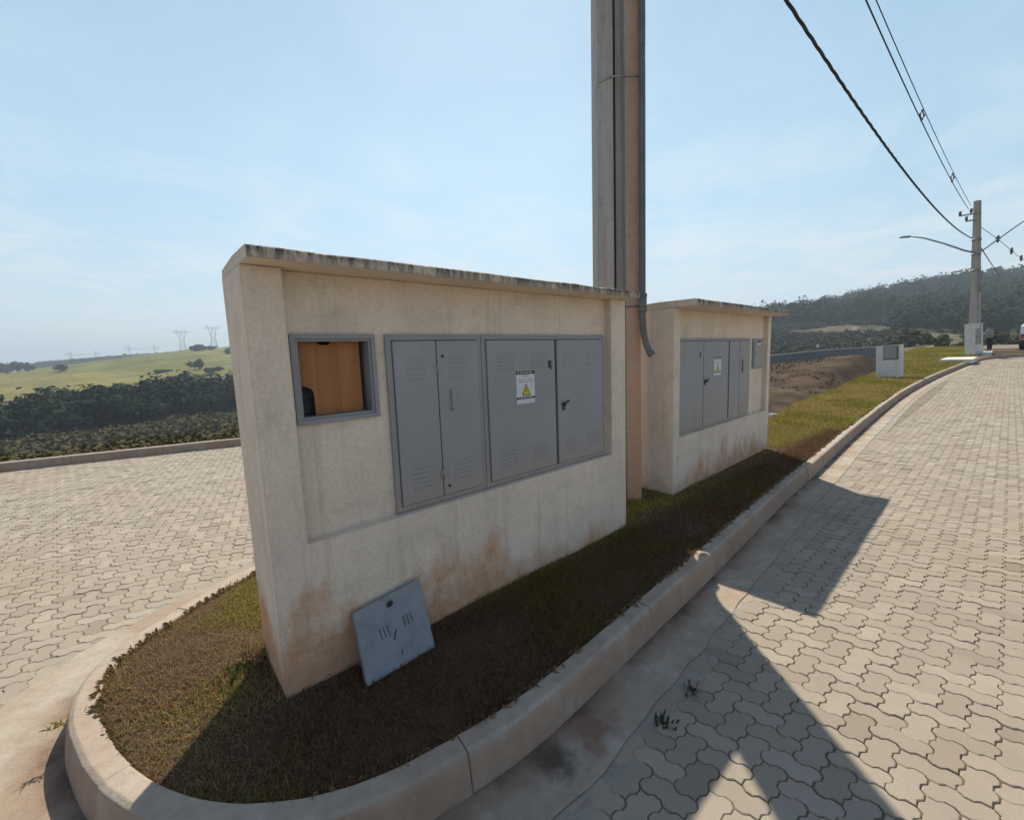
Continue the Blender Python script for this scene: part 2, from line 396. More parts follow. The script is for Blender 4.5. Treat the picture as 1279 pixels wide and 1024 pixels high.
def dist_to_path(path, x, y):
    best = np.full(np.shape(x), 1e9)
    for a, b in zip(path[:-1], path[1:]):
        d = b - a; L = max(d @ d, 1e-9)
        t = np.clip(((x - a[0]) * d[0] + (y - a[1]) * d[1]) / L, 0, 1)
        best = np.minimum(best, np.hypot(x - a[0] - t * d[0], y - a[1] - t * d[1]))
    return best
def vnoise(x, y, s, seed=0):
    """smooth value noise for scattering and ground cover"""
    x = np.asarray(x) * s + seed * 17.3; y = np.asarray(y) * s + seed * 9.1
    xi, yi = np.floor(x), np.floor(y); fx, fy = x - xi, y - yi
    fx = fx * fx * (3 - 2 * fx); fy = fy * fy * (3 - 2 * fy)
    h = lambda a, b: np.modf(np.abs(np.sin(a * 127.1 + b * 311.7 + seed * 3.7) * 43758.5453))[0]
    return (h(xi, yi) * (1 - fx) + h(xi + 1, yi) * fx) * (1 - fy) + (h(xi, yi + 1) * (1 - fx) + h(xi + 1, yi + 1) * fx) * fy
def fbm(x, y, s, seed=0, o=4):
    return sum(vnoise(x, y, s * 2 ** k, seed + k) * 0.5 ** k for k in range(o)) / sum(0.5 ** k for k in range(o))
def bulk(name, verts, faces_n, mats, cols=None, kind=None, attr='col', parent=None):
    """many equal faces of faces_n corners; verts is (count*faces_n, 3); cols is per face"""
    nv = len(verts); nf = nv // faces_n
    me = bpy.data.meshes.new(name)
    me.vertices.add(nv); me.vertices.foreach_set('co', np.asarray(verts, np.float32).ravel())
    me.loops.add(nv); me.loops.foreach_set('vertex_index', np.arange(nv, dtype=np.int32))
    me.polygons.add(nf)
    me.polygons.foreach_set('loop_start', np.arange(0, nv, faces_n, dtype=np.int32))
    me.polygons.foreach_set('loop_total', np.full(nf, faces_n, np.int32))
    if cols is not None:
        a = me.attributes.new(attr, 'FLOAT_COLOR', 'FACE')
        a.data.foreach_set('color', np.c_[cols, np.ones(nf)].astype(np.float32).ravel())
    me.polygons.foreach_set('use_smooth', np.zeros(nf, bool))
    me.update(calc_edges=True); me.validate()
    o = link(name, me, mats, parent)
    if kind: o['kind'] = kind
    return o

# ------------------------------------------------------------------ kerb lines (u along the wall, n towards the road)
island_inner = catmull([un(*p) for p in [(8.9, -2.95), (6.5, -3.45), (4, -3.78), (2.2, -3.8), (1.1, -3.64), (.556, -3.43), (.11, -3.16), (-.17, -2.89), (-.243, -2.585),
    (-.215, -2.36), (-.16, -2.13), (-.07, -1.91), (.06, -1.70), (.22, -1.54), (.46, -1.40), (.75, -1.335), (1.17, -1.30), (2.0, -1.345), (2.93, -1.40),
    (4.8, -1.535), (6.2, -1.61), (8.7, -1.75)]], 0.06)
def off_path(path, d):
    t = np.gradient(path, axis=0); t /= np.linalg.norm(t, axis=1)[:, None]
    nn = np.stack([t[:, 1], -t[:, 0]], 1)          # right-hand side of travel
    dd = d if np.ndim(d) else np.full(len(path), d)
    return path + nn * dd[:, None]
far_px = [(1100, 504), (1128, 486), (1160, 470), (1190, 458), (1212, 450), (1226, 446.2)]
far_in = [on_road(x, y, 0.14)[:2] for x, y in far_px]
tail = [far_in[-1] + np.array(p) for p in [(1.6, .55), (3.6, .35), (7, -.8), (13, -4.2), (20, -9)]]
road_inner = catmull([island_inner[-1]] + far_in + tail, 0.25)
kin = np.vstack([island_inner[:-1], road_inner])            # grass edge of the kerb, from the back round the nose, up the road
kin = resample(kin, 0.08)
# the travel runs anticlockwise seen from above, so the outside lies to its right
kout = off_path(kin, 0.105)
kfoot = off_path(kin, 0.122)
ku = kin @ U; kn = kin @ N
gw = np.full(len(kin), 0.245)
# the apron is wider round the nose
nose = np.exp(-(((ku + .25) / 0.9) ** 2 + ((kn + 2.9) / 0.9) ** 2))
gw = gw + 0.13 * nose
kgut = off_path(kin, 0.122 + gw)

def sweep(name, path, profile, mat, kind='structure', seg_len=1.28, gap=0.004, wob=0.003):
    """stones laid end to end along a path; profile is (offset to the outside, height)"""
    bm = bmesh.new()
    d = np.r_[0, np.cumsum(np.linalg.norm(np.diff(path, axis=0), axis=1))]
    t = np.gradient(path, axis=0); t /= np.linalg.norm(t, axis=1)[:, None]
    nn = np.stack([t[:, 1], -t[:, 0]], 1)
    n_seg = int(d[-1] / seg_len)
    for i in range(n_seg):
        a, b = i * seg_len + gap / 2, (i + 1) * seg_len - gap / 2
        k = 24
        ss = np.linspace(a, b, k)
        jz = random.uniform(-wob, wob); jo = random.uniform(-wob, wob)
        rings = []
        for s in ss:
            p = np.array([np.interp(s, d, path[:, 0]), np.interp(s, d, path[:, 1])])
            q = np.array([np.interp(s, d, nn[:, 0]), np.interp(s, d, nn[:, 1])]); q /= np.linalg.norm(q)
            ring = []
            for o_, h_ in profile:
                w = p + q * (o_ + jo)
                wz = (fbm(w[0], w[1], 9, 3, 2) - .5) * 0.006
                ring.append(bm.verts.new((w[0], w[1], h_ + jz + wz + float(zroad(w[0], w[1])))))
            rings.append(ring)
        for r0, r1 in zip(rings, rings[1:]):
            for m_ in range(len(profile) - 1):
                bm.faces.new((r0[m_], r0[m_ + 1], r1[m_ + 1], r1[m_]))
        bm.faces.new(rings[0]); bm.faces.new(rings[-1][::-1])
    bmesh.ops.recalc_face_normals(bm, faces=bm.faces)
    o = obj(name, bm, mat); o['kind'] = kind
    return o
KP = [(0.0, -0.02), (0.0, 0.138), (0.006, 0.147), (0.078, 0.151), (0.096, 0.141), (0.104, 0.122), (0.122, 0.005), (0.126, -0.05)]
sweep('kerb', kin, KP, M['kerb'])

def strip(name, pa, pb, za, zb, mat, kind='structure', rows=4, sag=0.0):
    n = len(pa); vs = []; fs = []
    for i in range(n):
        for j in range(rows + 1):
            t = j / rows; p = pa[i] * (1 - t) + pb[i] * t
            z = za * (1 - t) + zb * t - sag * math.sin(math.pi * t)
            vs.append((p[0], p[1], z + float(zroad(p[0], p[1]))))
    for i in range(n - 1):
        for j in range(rows):
            a = i * (rows + 1) + j; fs.append((a, a + 1, a + rows + 2, a + rows + 1))
    o = pyobj(name, vs, fs, mat, kind=kind)
    at_ = o.data.attributes.new('across', 'FLOAT', 'POINT'); at_.data.foreach_set('value', np.tile(np.linspace(0, 1, rows + 1), n).astype(np.float32))
    return o
wobble = (fbm(kgut[:, 0], kgut[:, 1], 9, 5, 4) - .5) * 0.05
kgut_w = off_path(kin, 0.122 + gw + wobble)
g = strip('gutter', off_path(kin, 0.100), kgut_w, 0.001, 0.005, M['gutter'], sag=0.006)
strip('edge_mortar', off_path(kin, 0.09 + gw), off_path(kin, 0.122 + gw + 0.10 + wobble * .3), 0.000, -0.0025, M['mortar'], rows=2)

# far kerb of the left-hand road
LAZ = R(62.6); LU = np.array([math.sin(LAZ), math.cos(LAZ)])
lk0 = np.array([-7.147, 7.78]); lk = np.array([lk0 - LU * 16, lk0 - LU * 4, lk0 - LU * 1.5, lk0 + LU * 2, lk0 + LU * 5, lk0 + LU * 11])
lk[1] += np.array([0.10, -0.05])
far_kerb_path = resample(catmull(lk, 0.3), 0.2)
sweep('kerb', far_kerb_path + np.array([-LU[1], LU[0]]) * 0.12, [(-0.02, -0.3), (-0.02, 0.135), (0.0, 0.150), (0.09, 0.150), (0.108, 0.135), (0.125, 0.0), (0.13, -0.05)], M['kerb'])

# ------------------------------------------------------------------ pavers in a herringbone
PW = 0.088
HB = [0.0, 0.31, 0.51, 0.80]
HBR = [0.0] + [1 - t for t in HB[:0:-1]]; HV = [1, 1, -1, -1]
def wavey(t):
    return np.interp(np.mod(t, 1.0), HB + [1.0], HV + [1])
def brick_outline(w, h):
    """corner points of a w x h unit block with points where the zigzag turns"""
    p = []
    for k in range(w): p += [(k + t, 0) for t in HB]
    for k in range(h): p += [(w, k + t) for t in HB]
    for k in range(w): p += [(w - k - t2, h) for t2 in HBR]
    for k in range(h): p += [(0, h - k - t2) for t2 in HBR]
    return np.array(p)
OUT_H, OUT_V = brick_outline(2, 1), brick_outline(1, 2)
NPV = len(OUT_H)
def pavers(origin, ang, mask, extent, near_r):
    c, s = math.cos(ang), math.sin(ang)
    (i0, i1), (j0, j1) = extent
    I, J = np.meshgrid(np.arange(int(i0 / PW), int(i1 / PW)), np.arange(int(j0 / PW), int(j1 / PW)), indexing='ij')
    k = np.mod(I - J, 4)
    top, low = [], []
    near_v, near_t, far_v, far_t = [], [], [], []
    for kk, outl, dw, dh in ((0, OUT_H, 2, 1), (3, OUT_V, 1, 2)):
        sel = k == kk
        ii, jj = I[sel], J[sel]
        cx = (ii + dw / 2) * PW; cy = (jj + dh / 2) * PW
        wx = origin[0] + cx * c - cy * s; wy = origin[1] + cx * s + cy * c
        ok = mask(wx, wy)
        ii, jj, wx, wy, cx, cy = ii[ok], jj[ok], wx[ok], wy[ok], cx[ok], cy[ok]
        gx = ii[:, None] + outl[None, :, 0]; gy = jj[:, None] + outl[None, :, 1]
        X = gx * PW + 0.0080 * wavey(gy); Y = gy * PW + 0.0080 * wavey(gx)
        nb = len(ii)
        jit = rng.normal(0, 1, (nb, 4))
        X = X + jit[:, :1] * 0.0009; Y = Y + jit[:, 1:2] * 0.0009
        rr = np.hypot(wx, wy)
        sink = np.clip(rng.normal(0, .0011, nb), -.002, .002) + (fbm(wx, wy, 1.3, 8) - .5) * .005
        tint = np.clip(0.54 + 0.19 * rng.normal(0, 1, nb), 0, 1)
        for nearq in (True, False):
            q = rr < near_r if nearq else rr >= near_r
            if not q.any(): continue
            x, y, ccx, ccy = X[q], Y[q], cx[q][:, None], cy[q][:, None]
            def ring(g_, dz):
                dx, dy = x - ccx, y - ccy
                sx = (dw * PW / 2 - g_) / (dw * PW / 2); sy = (dh * PW / 2 - g_) / (dh * PW / 2)
                lx, ly = ccx + dx * sx, ccy + dy * sy
                px = origin[0] + lx * c - ly * s; py = origin[1] + lx * s + ly * c
                tilt = (dx * jit[q][:, 2:3] + dy * jit[q][:, 3:4]) * 0.016
                z = dz + tilt + sink[q][:, None] + zroad(px, py)
                return np.stack([px, py, z], 2)
            if nearq: near_v.append(np.stack([ring(0.0050, 0.0), ring(0.0022, -0.0025), ring(0.0018, -0.02)], 1)); near_t.append(tint[q])
            else: far_v.append(ring(0.0027, 0.0)); far_t.append(tint[q])
    return near_v, near_t, far_v, far_t

kgut_poly = np.vstack([kgut, [un(46, -40)], [un(9, -40)]])
isl_poly = np.vstack([kgut[:], kgut[-1:] + np.array([[2, 40]]), [un(9.5, -30)], kgut[:1]])
lroad_line_d = lambda x, y: (x - lk0[0]) * (-LU[1]) + (y - lk0[1]) * LU[0]     # >0 beyond the far kerb
split = lambda x, y: (x + 2.1) * 0.88 - (y - 1.3) * (-0.47)                    # which of the two roads a block belongs to
ki_poly_close = np.vstack([kgut, kgut[-1:] + np.array([[0, 60.0]]), np.array([un(9.2, -60)])])
def in_island(x, y):
    return inside(ki_poly_close, x, y)
def mask_right(x, y):
    u_ = x * U[0] + y * U[1]; n_ = x * N[0] + y * N[1]
    side = (n_ > -1.35 - 0.9 * smooth(20, 34, u_) ) & (split(x, y) > 0)
    side |= (u_ < 1.0) & (n_ > -2.6) & (split(x, y) > 0)
    return side & ~in_island(x, y) & (n_ < 5.0 + 0.0 * u_)
def mask_left(x, y):
    u_ = x * U[0] + y * U[1]; n_ = x * N[0] + y * N[1]
    return (split(x, y) <= 0) & ~in_island(x, y) & (lroad_line_d(x, y) < 0.05) & (u_ < 8.6) | ((n_ < -3.0) & (u_ > -3) & (u_ < 8.0) & ~in_island(x, y) & (lroad_line_d(x, y) < 0.05))
nv1, nt1, fv1, ft1 = pavers((0.02, 0.03), math.atan2(U[1], U[0]), mask_right, ((-6, 62), (-5.0, 12)), 7.5)
nv2, nt2, fv2, ft2 = pavers((0.0, 0.0), math.atan2(LU[1], LU[0]), mask_left, ((-14, 12), (-4, 14)), 6.0)
def paver_mesh(name, near_v, near_t, far_v, far_t):
    nearA = np.concatenate(near_v); tn = np.concatenate(near_t)
    farA = np.concatenate(far_v); tf = np.concatenate(far_t)
    nb = len(nearA); K = NPV
    verts = np.concatenate([nearA.reshape(-1, 3), farA.reshape(-1, 3)])
    base = (np.arange(nb) * 3 * K)[:, None]
    kidx = np.arange(K)[None]
    tops = base + kidx                                        # (nb,K)
    def band(r0, r1):
        a = base + r0 * K + kidx; b_ = base + r1 * K + kidx
        a2 = np.roll(a, -1, 1); b2 = np.roll(b_, -1, 1)
        return np.stack([a, b_, b2, a2], 2).reshape(-1, 4)
    quads = np.concatenate([band(0, 1), band(1, 2)])
    ftop = nb * 3 * K + np.arange(len(farA) * K).reshape(-1, K)
    ng = np.concatenate([tops, ftop])
    li = np.concatenate([ng.ravel(), quads.ravel()]).astype(np.int32)
    tot = np.concatenate([np.full(len(ng), K), np.full(len(quads), 4)]).astype(np.int32)
    st = np.concatenate([[0], np.cumsum(tot)[:-1]]).astype(np.int32)
    me = bpy.data.meshes.new(name)
    me.vertices.add(len(verts)); me.vertices.foreach_set('co', verts.astype(np.float32).ravel())
    me.loops.add(len(li)); me.loops.foreach_set('vertex_index', li)
    me.polygons.add(len(tot)); me.polygons.foreach_set('loop_start', st); me.polygons.foreach_set('loop_total', tot)
    me.polygons.foreach_set('use_smooth', np.zeros(len(tot), bool))
    a = me.attributes.new('tint', 'FLOAT', 'FACE')
    tq = np.repeat(tn, K)
    a.data.foreach_set('value', np.concatenate([tn, tf, tq, tq]).astype(np.float32))
    me.update(calc_edges=True)
    o = link(name, me, M['paver']); o['kind'] = 'structure'
    return o
paver_mesh('road', nv1, nt1, fv1, ft1)
paver_mesh('road', nv2, nt2, fv2, ft2)

# ------------------------------------------------------------------ terrain: one sheet out to the horizon
RIDGE_R = [(28, 3.5), (30.6, 3.85), (33.2, 4.15), (36, 3.95), (39.8, 4.55), (42.6, 4.85), (45.3, 5.05), (49, 4.9), (60, 4.5)]
RIDGE_L = [(-60, -.6), (-49.2, -.05), (-46.8, .4), (-40.8, 1.08), (-36.3, 1.80), (-32, 2.2), (-28, 2.5)]
tan = lambda d: np.tan(np.radians(d))
RN = np.array([0, 10.5, 13, 17, 22, 25, 29, 36, 48, 70, 100, 130, 170, 220, 300, 380, 450, 600, 800, 1100, 1500, 2400])
def prof(az):
    """terrain height at the radii RN for one azimuth in degrees"""
    a = az
    flat = np.array([0, 0, 0, 0, 0, 0, 0, -.1, -.3, -.6, -1, -1.5, -2, -2, -2, -2, -2, 0, 4, 8, 10, 10.])
    rl = np.interp(a, *zip(*RIDGE_L)); zr = CAM_H + 450 * tan(rl)
    left = np.array([-.06, -.06, -.22, -.9, -1.9, -2.6, -3.5, -4.8, -6.2, -7.6, -8.6, -8.2, -6.8, -3.6, zr * .36 - 1.5, zr * .74, zr, zr * .8, zr * .7, zr * .7, zr * .5, 0])
    rr = np.interp(a, *zip(*RIDGE_R)); zz = CAM_H + 430 * tan(rr)
    k = float(smooth(39.5, 42.0, a))
    brow = np.interp(a, [28, 30.6, 33.5, 36, 39.5, 41.5], [-2.5, -2.25, -1.75, -1.45, -1.3, -1.7])
    zb = CAM_H + 25 * tan(brow)
    zb = zb * (1 - k) + 0.45 * k
    d0 = np.array([-.06, -.06, .03, .14, zb * .85, zb, zb - .15, zb - 1.0, zb - 1.9, -1.9, -1.6, -.5, 3.0, 8.6, zz * .55, zz * .8, zz, zz * .85, zz * .6, zz * .3, 0, 0])
    f0 = np.array([-.06, -.06, -.06, .0, .2, .3, .35, .3, .2, .55, 1.0, 1.3, 2.6, 8.5, zz * .46, zz * .82, zz, zz * .85, zz * .6, zz * .3, 0, 0])
    right = d0 * (1 - k) + f0 * k
    if a <= -75 or a >= 85: return flat
    if a < -60: t = float(smooth(-75, -60, a)); return flat * (1 - t) + left * t
    if a < -28: return left
    if a < 28: t = float(smooth(-28, 28, a)); return left * (1 - t) + right * t
    if a < 62: return right
    t = float(smooth(62, 85, a)); return right * (1 - t) + flat * t
AZG = np.r_[np.arange(-180, -62, 4.0), np.arange(-62, 64, 0.5), np.arange(64, 181, 4.0)]
PROF = np.stack([prof(a) for a in AZG])
def terrain_z(x, y):
    x = np.asarray(x, float); y = np.asarray(y, float)
    r = np.hypot(x, y); a = np.degrees(np.arctan2(x, y))
    ia = np.clip(np.searchsorted(AZG, a) - 1, 0, len(AZG) - 2); ta = np.clip((a - AZG[ia]) / (AZG[ia + 1] - AZG[ia]), 0, 1)
    ir = np.clip(np.searchsorted(RN, r) - 1, 0, len(RN) - 2); tr = np.clip((r - RN[ir]) / (RN[ir + 1] - RN[ir]), 0, 1)
    tr = tr * 0.5 + 0.5 * tr * tr * (3 - 2 * tr)
    z = (PROF[ia, ir] * (1 - ta) + PROF[ia + 1, ir] * ta) * (1 - tr) + (PROF[ia, ir + 1] * (1 - ta) + PROF[ia + 1, ir + 1] * ta) * tr
    rough = (fbm(x, y, .03, 11) - .5) * np.clip(r - 60, 0, 200) * 0.03 + (fbm(x, y, .5, 12) - .5) * np.clip(r - 13, 0, 15) * 0.018
    z = z + rough
    u = x * U[0] + y * U[1]; n = x * N[0] + y * N[1]
    w = smooth(-4.6, -3.2, n) * smooth(70, 50, u) * smooth(9, 3, n)           # ground follows the road near it
    z = z * (1 - w) + (zroad(x, y) - 0.07) * w
    near = smooth(12.5, 10.5, r) * smooth(-1, -2, u - 9)
    return z * (1 - near) - 0.07 * near
# ground cover colours
def lerp(a, b, t):
    return np.asarray(a)[None] * (1 - t[:, None]) + np.asarray(b)[None] * t[:, None]
def cover(x, y):
    r = np.hypot(x, y); a = np.degrees(np.arctan2(x, y))
    n1 = fbm(x, y, .02, 21); n2 = fbm(x, y, .12, 22); n3 = fbm(x, y, 1.1, 23)
    grass = lerp((.125, .135, .034), (.19, .165, .055), np.clip(n1 * 1.9 - .45, 0, 1)); grass = grass * (0.75 + 0.5 * n2)[:, None]
    dry = lerp((.17, .125, .07), (.25, .20, .115), n3)
    earth = lerp((.045, .031, .021), (.098, .067, .042), np.clip(fbm(x, y, 2.6, 29) * 2.2 - .6, 0, 1))
    forest = lerp((.022, .035, .016), (.04, .055, .024), n2)
    scrub = lerp((.085, .08, .042), (.14, .115, .07), n2)
    c = grass.copy()
    left = (a < 5)
    s = (left * smooth(9, 10.2, r) * smooth(120, 80, r)); c = c * (1 - s[:, None]) + (scrub * (.42 + .3 * smooth(30, 60, r))[:, None]) * s[:, None]
    s = left * smooth(85, 100, r) * smooth(185, 165, r); c = c * (1 - s[:, None]) + forest * s[:, None]
    right = (a >= 5).astype(float)
    s = right * smooth(40, 30, r) * smooth(46, 42.5, a + 0 * r); c = c * (1 - s[:, None]) + earth * s[:, None]
    s = right * smooth(40, 60, r) * smooth(42, 39, a); c = c * (1 - s[:, None]) + (scrub * .55) * s[:, None]
    field = right * smooth(39.5, 41.5, a) * smooth(190, 160, r) * smooth(30, 40, r)
    fc = lerp((.075, .085, .042), (.13, .115, .068), np.clip(n2 * 1.7 - .35, 0, 1)); c = c * (1 - field[:, None]) + fc * field[:, None]
    s = right * smooth(170, 230, r); c = c * (1 - s[:, None]) + forest * s[:, None]
    # bare patch and track on the slope to the right
    b = right * np.exp(-((a - 35.6) / 1.9) ** 2 - ((r - 208) / 30) ** 2); c = c * (1 - b[:, None]) + np.array([[.105, .08, .06]]) * b[:, None]
    tr = right * np.exp(-((a - (38.0 - (r - 200) * 0.022)) / .16) ** 2) * smooth(165, 175, r) * smooth(262, 245, r); c = c * (1 - tr[:, None]) + np.array([[.17, .15, .115]]) * tr[:, None]
    # faint wheel track across the field
    u = x * U[0] + y * U[1]
    t2 = field * np.exp(-((a - 43.6 - (r - 60) * 0.012) / .35) ** 2); c = c * (1 - .6 * t2[:, None]) + np.array([[.24, .24, .13]]) * .6 * t2[:, None]
    return c
ta = np.r_[np.arange(-180, -66, 3.0), np.arange(-66, 66, 0.4), np.arange(66, 180, 3.0)]
tr_ = np.r_[np.linspace(0.4, 10, 10), np.linspace(10.5, 40, 75), np.geomspace(41, 600, 110), np.geomspace(630, 3200, 26)]
AA, RR = np.meshgrid(np.radians(ta), tr_, indexing='ij')
TX, TY = np.sin(AA) * RR, np.cos(AA) * RR
TZ = terrain_z(TX.ravel(), TY.ravel())
tv = np.stack([TX.ravel(), TY.ravel(), TZ], 1)
na, nr = AA.shape
ii = np.arange(na)[:, None]; jj = np.arange(nr - 1)[None]
q = np.stack([ii * nr + jj, ((ii + 1) % na) * nr + jj, ((ii + 1) % na) * nr + jj + 1, ii * nr + jj + 1], 2).reshape(-1, 4)
me = bpy.data.meshes.new('ground'); me.from_pydata(tv.tolist(), [], q.tolist())
ca = me.attributes.new('col', 'FLOAT_COLOR', 'POINT')
ca.data.foreach_set('color', np.c_[cover(tv[:, 0], tv[:, 1]), np.ones(len(tv))].astype(np.float32).ravel())
me.polygons.foreach_set('use_smooth', [True] * len(me.polygons)); me.update()
link('ground', me, M['terrain'])['kind'] = 'structure'

# sand bed under the blocks
def bed(name, pts, z):
    bm = bmesh.new(); f = bm.faces.new([bm.verts.new((p[0], p[1], 0)) for p in pts])
    bmesh.ops.triangulate(bm, faces=[f])
    bmesh.ops.subdivide_edges(bm, edges=bm.edges[:], cuts=5, use_grid_fill=True)
    for v in bm.verts: v.co.z = z + float(zroad(v.co.x, v.co.y))
    bmesh.ops.recalc_face_normals(bm, faces=bm.faces)
    o = obj(name, bm, M['bed']); o['kind'] = 'structure'
def bed_grid(name, u0, u1, n0, n1, z, du=1.0):
    us = np.arange(u0, u1 + .01, du); ns = np.linspace(n0, n1, 6)
    vs = []; fs = []
    for a in us:
        for b in ns:
            p = un(a, b); vs.append((p[0], p[1], z + float(zroad(*p))))
    k = len(ns)
    for i in range(len(us) - 1):
        for j in range(k - 1): fs.append((i * k + j, (i + 1) * k + j, (i + 1) * k + j + 1, i * k + j + 1))
    pyobj(name, vs, fs, M['bed'], kind='structure')
bed_grid('road_bed', -14, 64, -2.2, 9.0, -0.0068)
def left_bed():
    rn = np.array([LU[1], -LU[0]]); vs = []; fs = []; A_ = np.arange(-14, 9.1, 1.0); B_ = np.linspace(-.02, 8.6, 7)
    for a in A_:
        for b in B_:
            p = lk0 + LU * a + rn * b; vs.append((p[0], p[1], -0.0074))
    for i in range(len(A_) - 1):
        for j in range(len(B_) - 1): fs.append((i * 7 + j, (i + 1) * 7 + j, (i + 1) * 7 + j + 1, i * 7 + j + 1))
    pyobj('road_bed', vs, fs, M['bed'], kind='structure')
left_bed()

# ------------------------------------------------------------------ verge: soil inside the kerb, rising with the road
vn = np.linspace(0, 1, 9)
vb = []                                                           # back edge of the verge, facing each kerb point
iu = kin @ U
i_nose = int(np.argmin(iu[:len(kin) // 3]))
front = kin[i_nose:]; fu = front @ U; fn = front @ N
back_u = (kin[:i_nose + 1] @ U)[::-1]; back_n = (kin[:i_nose + 1] @ N)[::-1]
def back_edge(u):
    b1 = np.interp(u, back_u, back_n)
    pts_u = [8.6, 12.8, 17, 24, 31, 42, 60]; pts_n = [-2.95, -3.5, -3.62, -3.95, -4.4, -5.5, -8]
    b2 = np.interp(u, pts_u, pts_n)
    return np.where(u < 8.6, b1, b2)
def lawn_z(x, y):
    u = x * U[0] + y * U[1]; n = x * N[0] + y * N[1]
    base = 0.128 + 0.012 * (fbm(x, y, 2.2, 31) - .5)
    dip = 0.030 * np.exp(-((u - .45) / .8) ** 2 - ((n + 1.95) / .45) ** 2)
    return base - dip + zroad(x, y)
vs, fs = [], []
step = np.arange(0, len(front), 2)
for i in step:
    p = front[i]; u_ = fu[i]; n_f = fn[i]; n_b = float(back_edge(u_))
    if u_ > 44: n_b = n_f - 3.5
    for t in vn:
        n_ = n_f * (1 - t) + n_b * t
        w = un(u_, n_); vs.append((w[0], w[1], float(lawn_z(w[0], w[1])) - (0.16 * max(0, (t - .86) / .14) if u_ > 8.8 else 0)))
for i in range(len(step) - 1):
    for j in range(len(vn) - 1):
        a = i * len(vn) + j; fs.append((a, a + len(vn), a + len(vn) + 1, a + 1))
pyobj('verge', vs, fs, M['soil'], kind='structure')

CAB = []                      # footprints where no grass grows (u0, u1, n0, n1)
CAB += [(.40, 3.03, -2.46, -2.06), (4.08, 6.92, -2.80, -2.18)]
def grass(n_try, urange, hscale, wscale, seed, mode):
    g = np.random.default_rng(seed)
    u = g.uniform(*urange, n_try); n = g.uniform(-4.6, -1.2, n_try)
    nf = np.interp(u, fu[:2500], fn[:2500]); nb = back_edge(u)
    ok = (n < nf + 0.006 * g.normal(0, 1.5, n_try)) & (n > nb - .02)
    for c in CAB: ok &= ~((u > c[0]) & (u < c[1]) & (n > c[2]) & (n < c[3]))
    u, n = u[ok], n[ok]; x = U[0] * u + N[0] * n; y = U[1] * u + N[1] * n
    d1 = fbm(x, y, 3.2, 41); d2 = fbm(x, y, .9, 42); d3 = fbm(x, y, 11, 43)
    keep = g.uniform(0, 1, len(u)) < np.clip(0.55 + 1.5 * (d1 - .3) + .4 * (d3 - .5), 0.35, 1)
    u, n, x, y, d1, d2, d3 = [v[keep] for v in (u, n, x, y, d1, d2, d3)]
    k = len(x); z = lawn_z(x, y) - 0.006
    h = hscale * g.gamma(6, 1 / 6, k) * (0.6 + .8 * d1); w = wscale * g.uniform(.6, 1.3, k)
    th = g.uniform(0, 2 * np.pi, k); lean = g.uniform(.2, 1.25, k); la = g.uniform(0, 2 * np.pi, k)
    base = np.stack([x, y, z], 1); side = np.stack([np.cos(th), np.sin(th), np.zeros(k)], 1) * w[:, None]
    dirv = np.stack([np.cos(la) * np.sin(lean), np.sin(la) * np.sin(lean), np.cos(lean)], 1)
    mid = base + dirv * h[:, None] * .55 + np.array([0, 0, 1]) * (h * .1)[:, None]
    tip = base + dirv * h[:, None] - np.array([0, 0, 1]) * (h * .12 * lean)[:, None]
    V = np.stack([base - side, base + side, mid + side * .7, tip, mid - side * .7], 1).reshape(-1, 3)
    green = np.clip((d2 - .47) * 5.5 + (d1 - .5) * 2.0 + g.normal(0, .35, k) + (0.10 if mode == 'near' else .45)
                    + (1.15 * smooth(-1.75, -2.3, n) - .75 * smooth(-2.2, -1.9, n) * smooth(.0, .6, u) if mode == 'near' else 0), 0, 1)  # less green in the front strip, browned to imitate the cabinets' shade
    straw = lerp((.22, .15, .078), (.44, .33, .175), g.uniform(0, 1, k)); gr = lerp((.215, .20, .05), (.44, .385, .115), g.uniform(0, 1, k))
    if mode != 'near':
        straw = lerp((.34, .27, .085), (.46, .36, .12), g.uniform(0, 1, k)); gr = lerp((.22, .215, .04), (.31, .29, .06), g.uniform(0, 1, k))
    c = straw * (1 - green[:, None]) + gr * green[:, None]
    if mode == 'near':       # strip before the cabinets darkened and reddened: shade put into the blade colour
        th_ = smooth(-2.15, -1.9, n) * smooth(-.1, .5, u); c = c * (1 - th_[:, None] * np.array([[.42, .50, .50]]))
    rd = (g.uniform(0, 1, k) < .07); c[rd] = c[rd] * np.array([1.1, .6, .45])
    return V, c
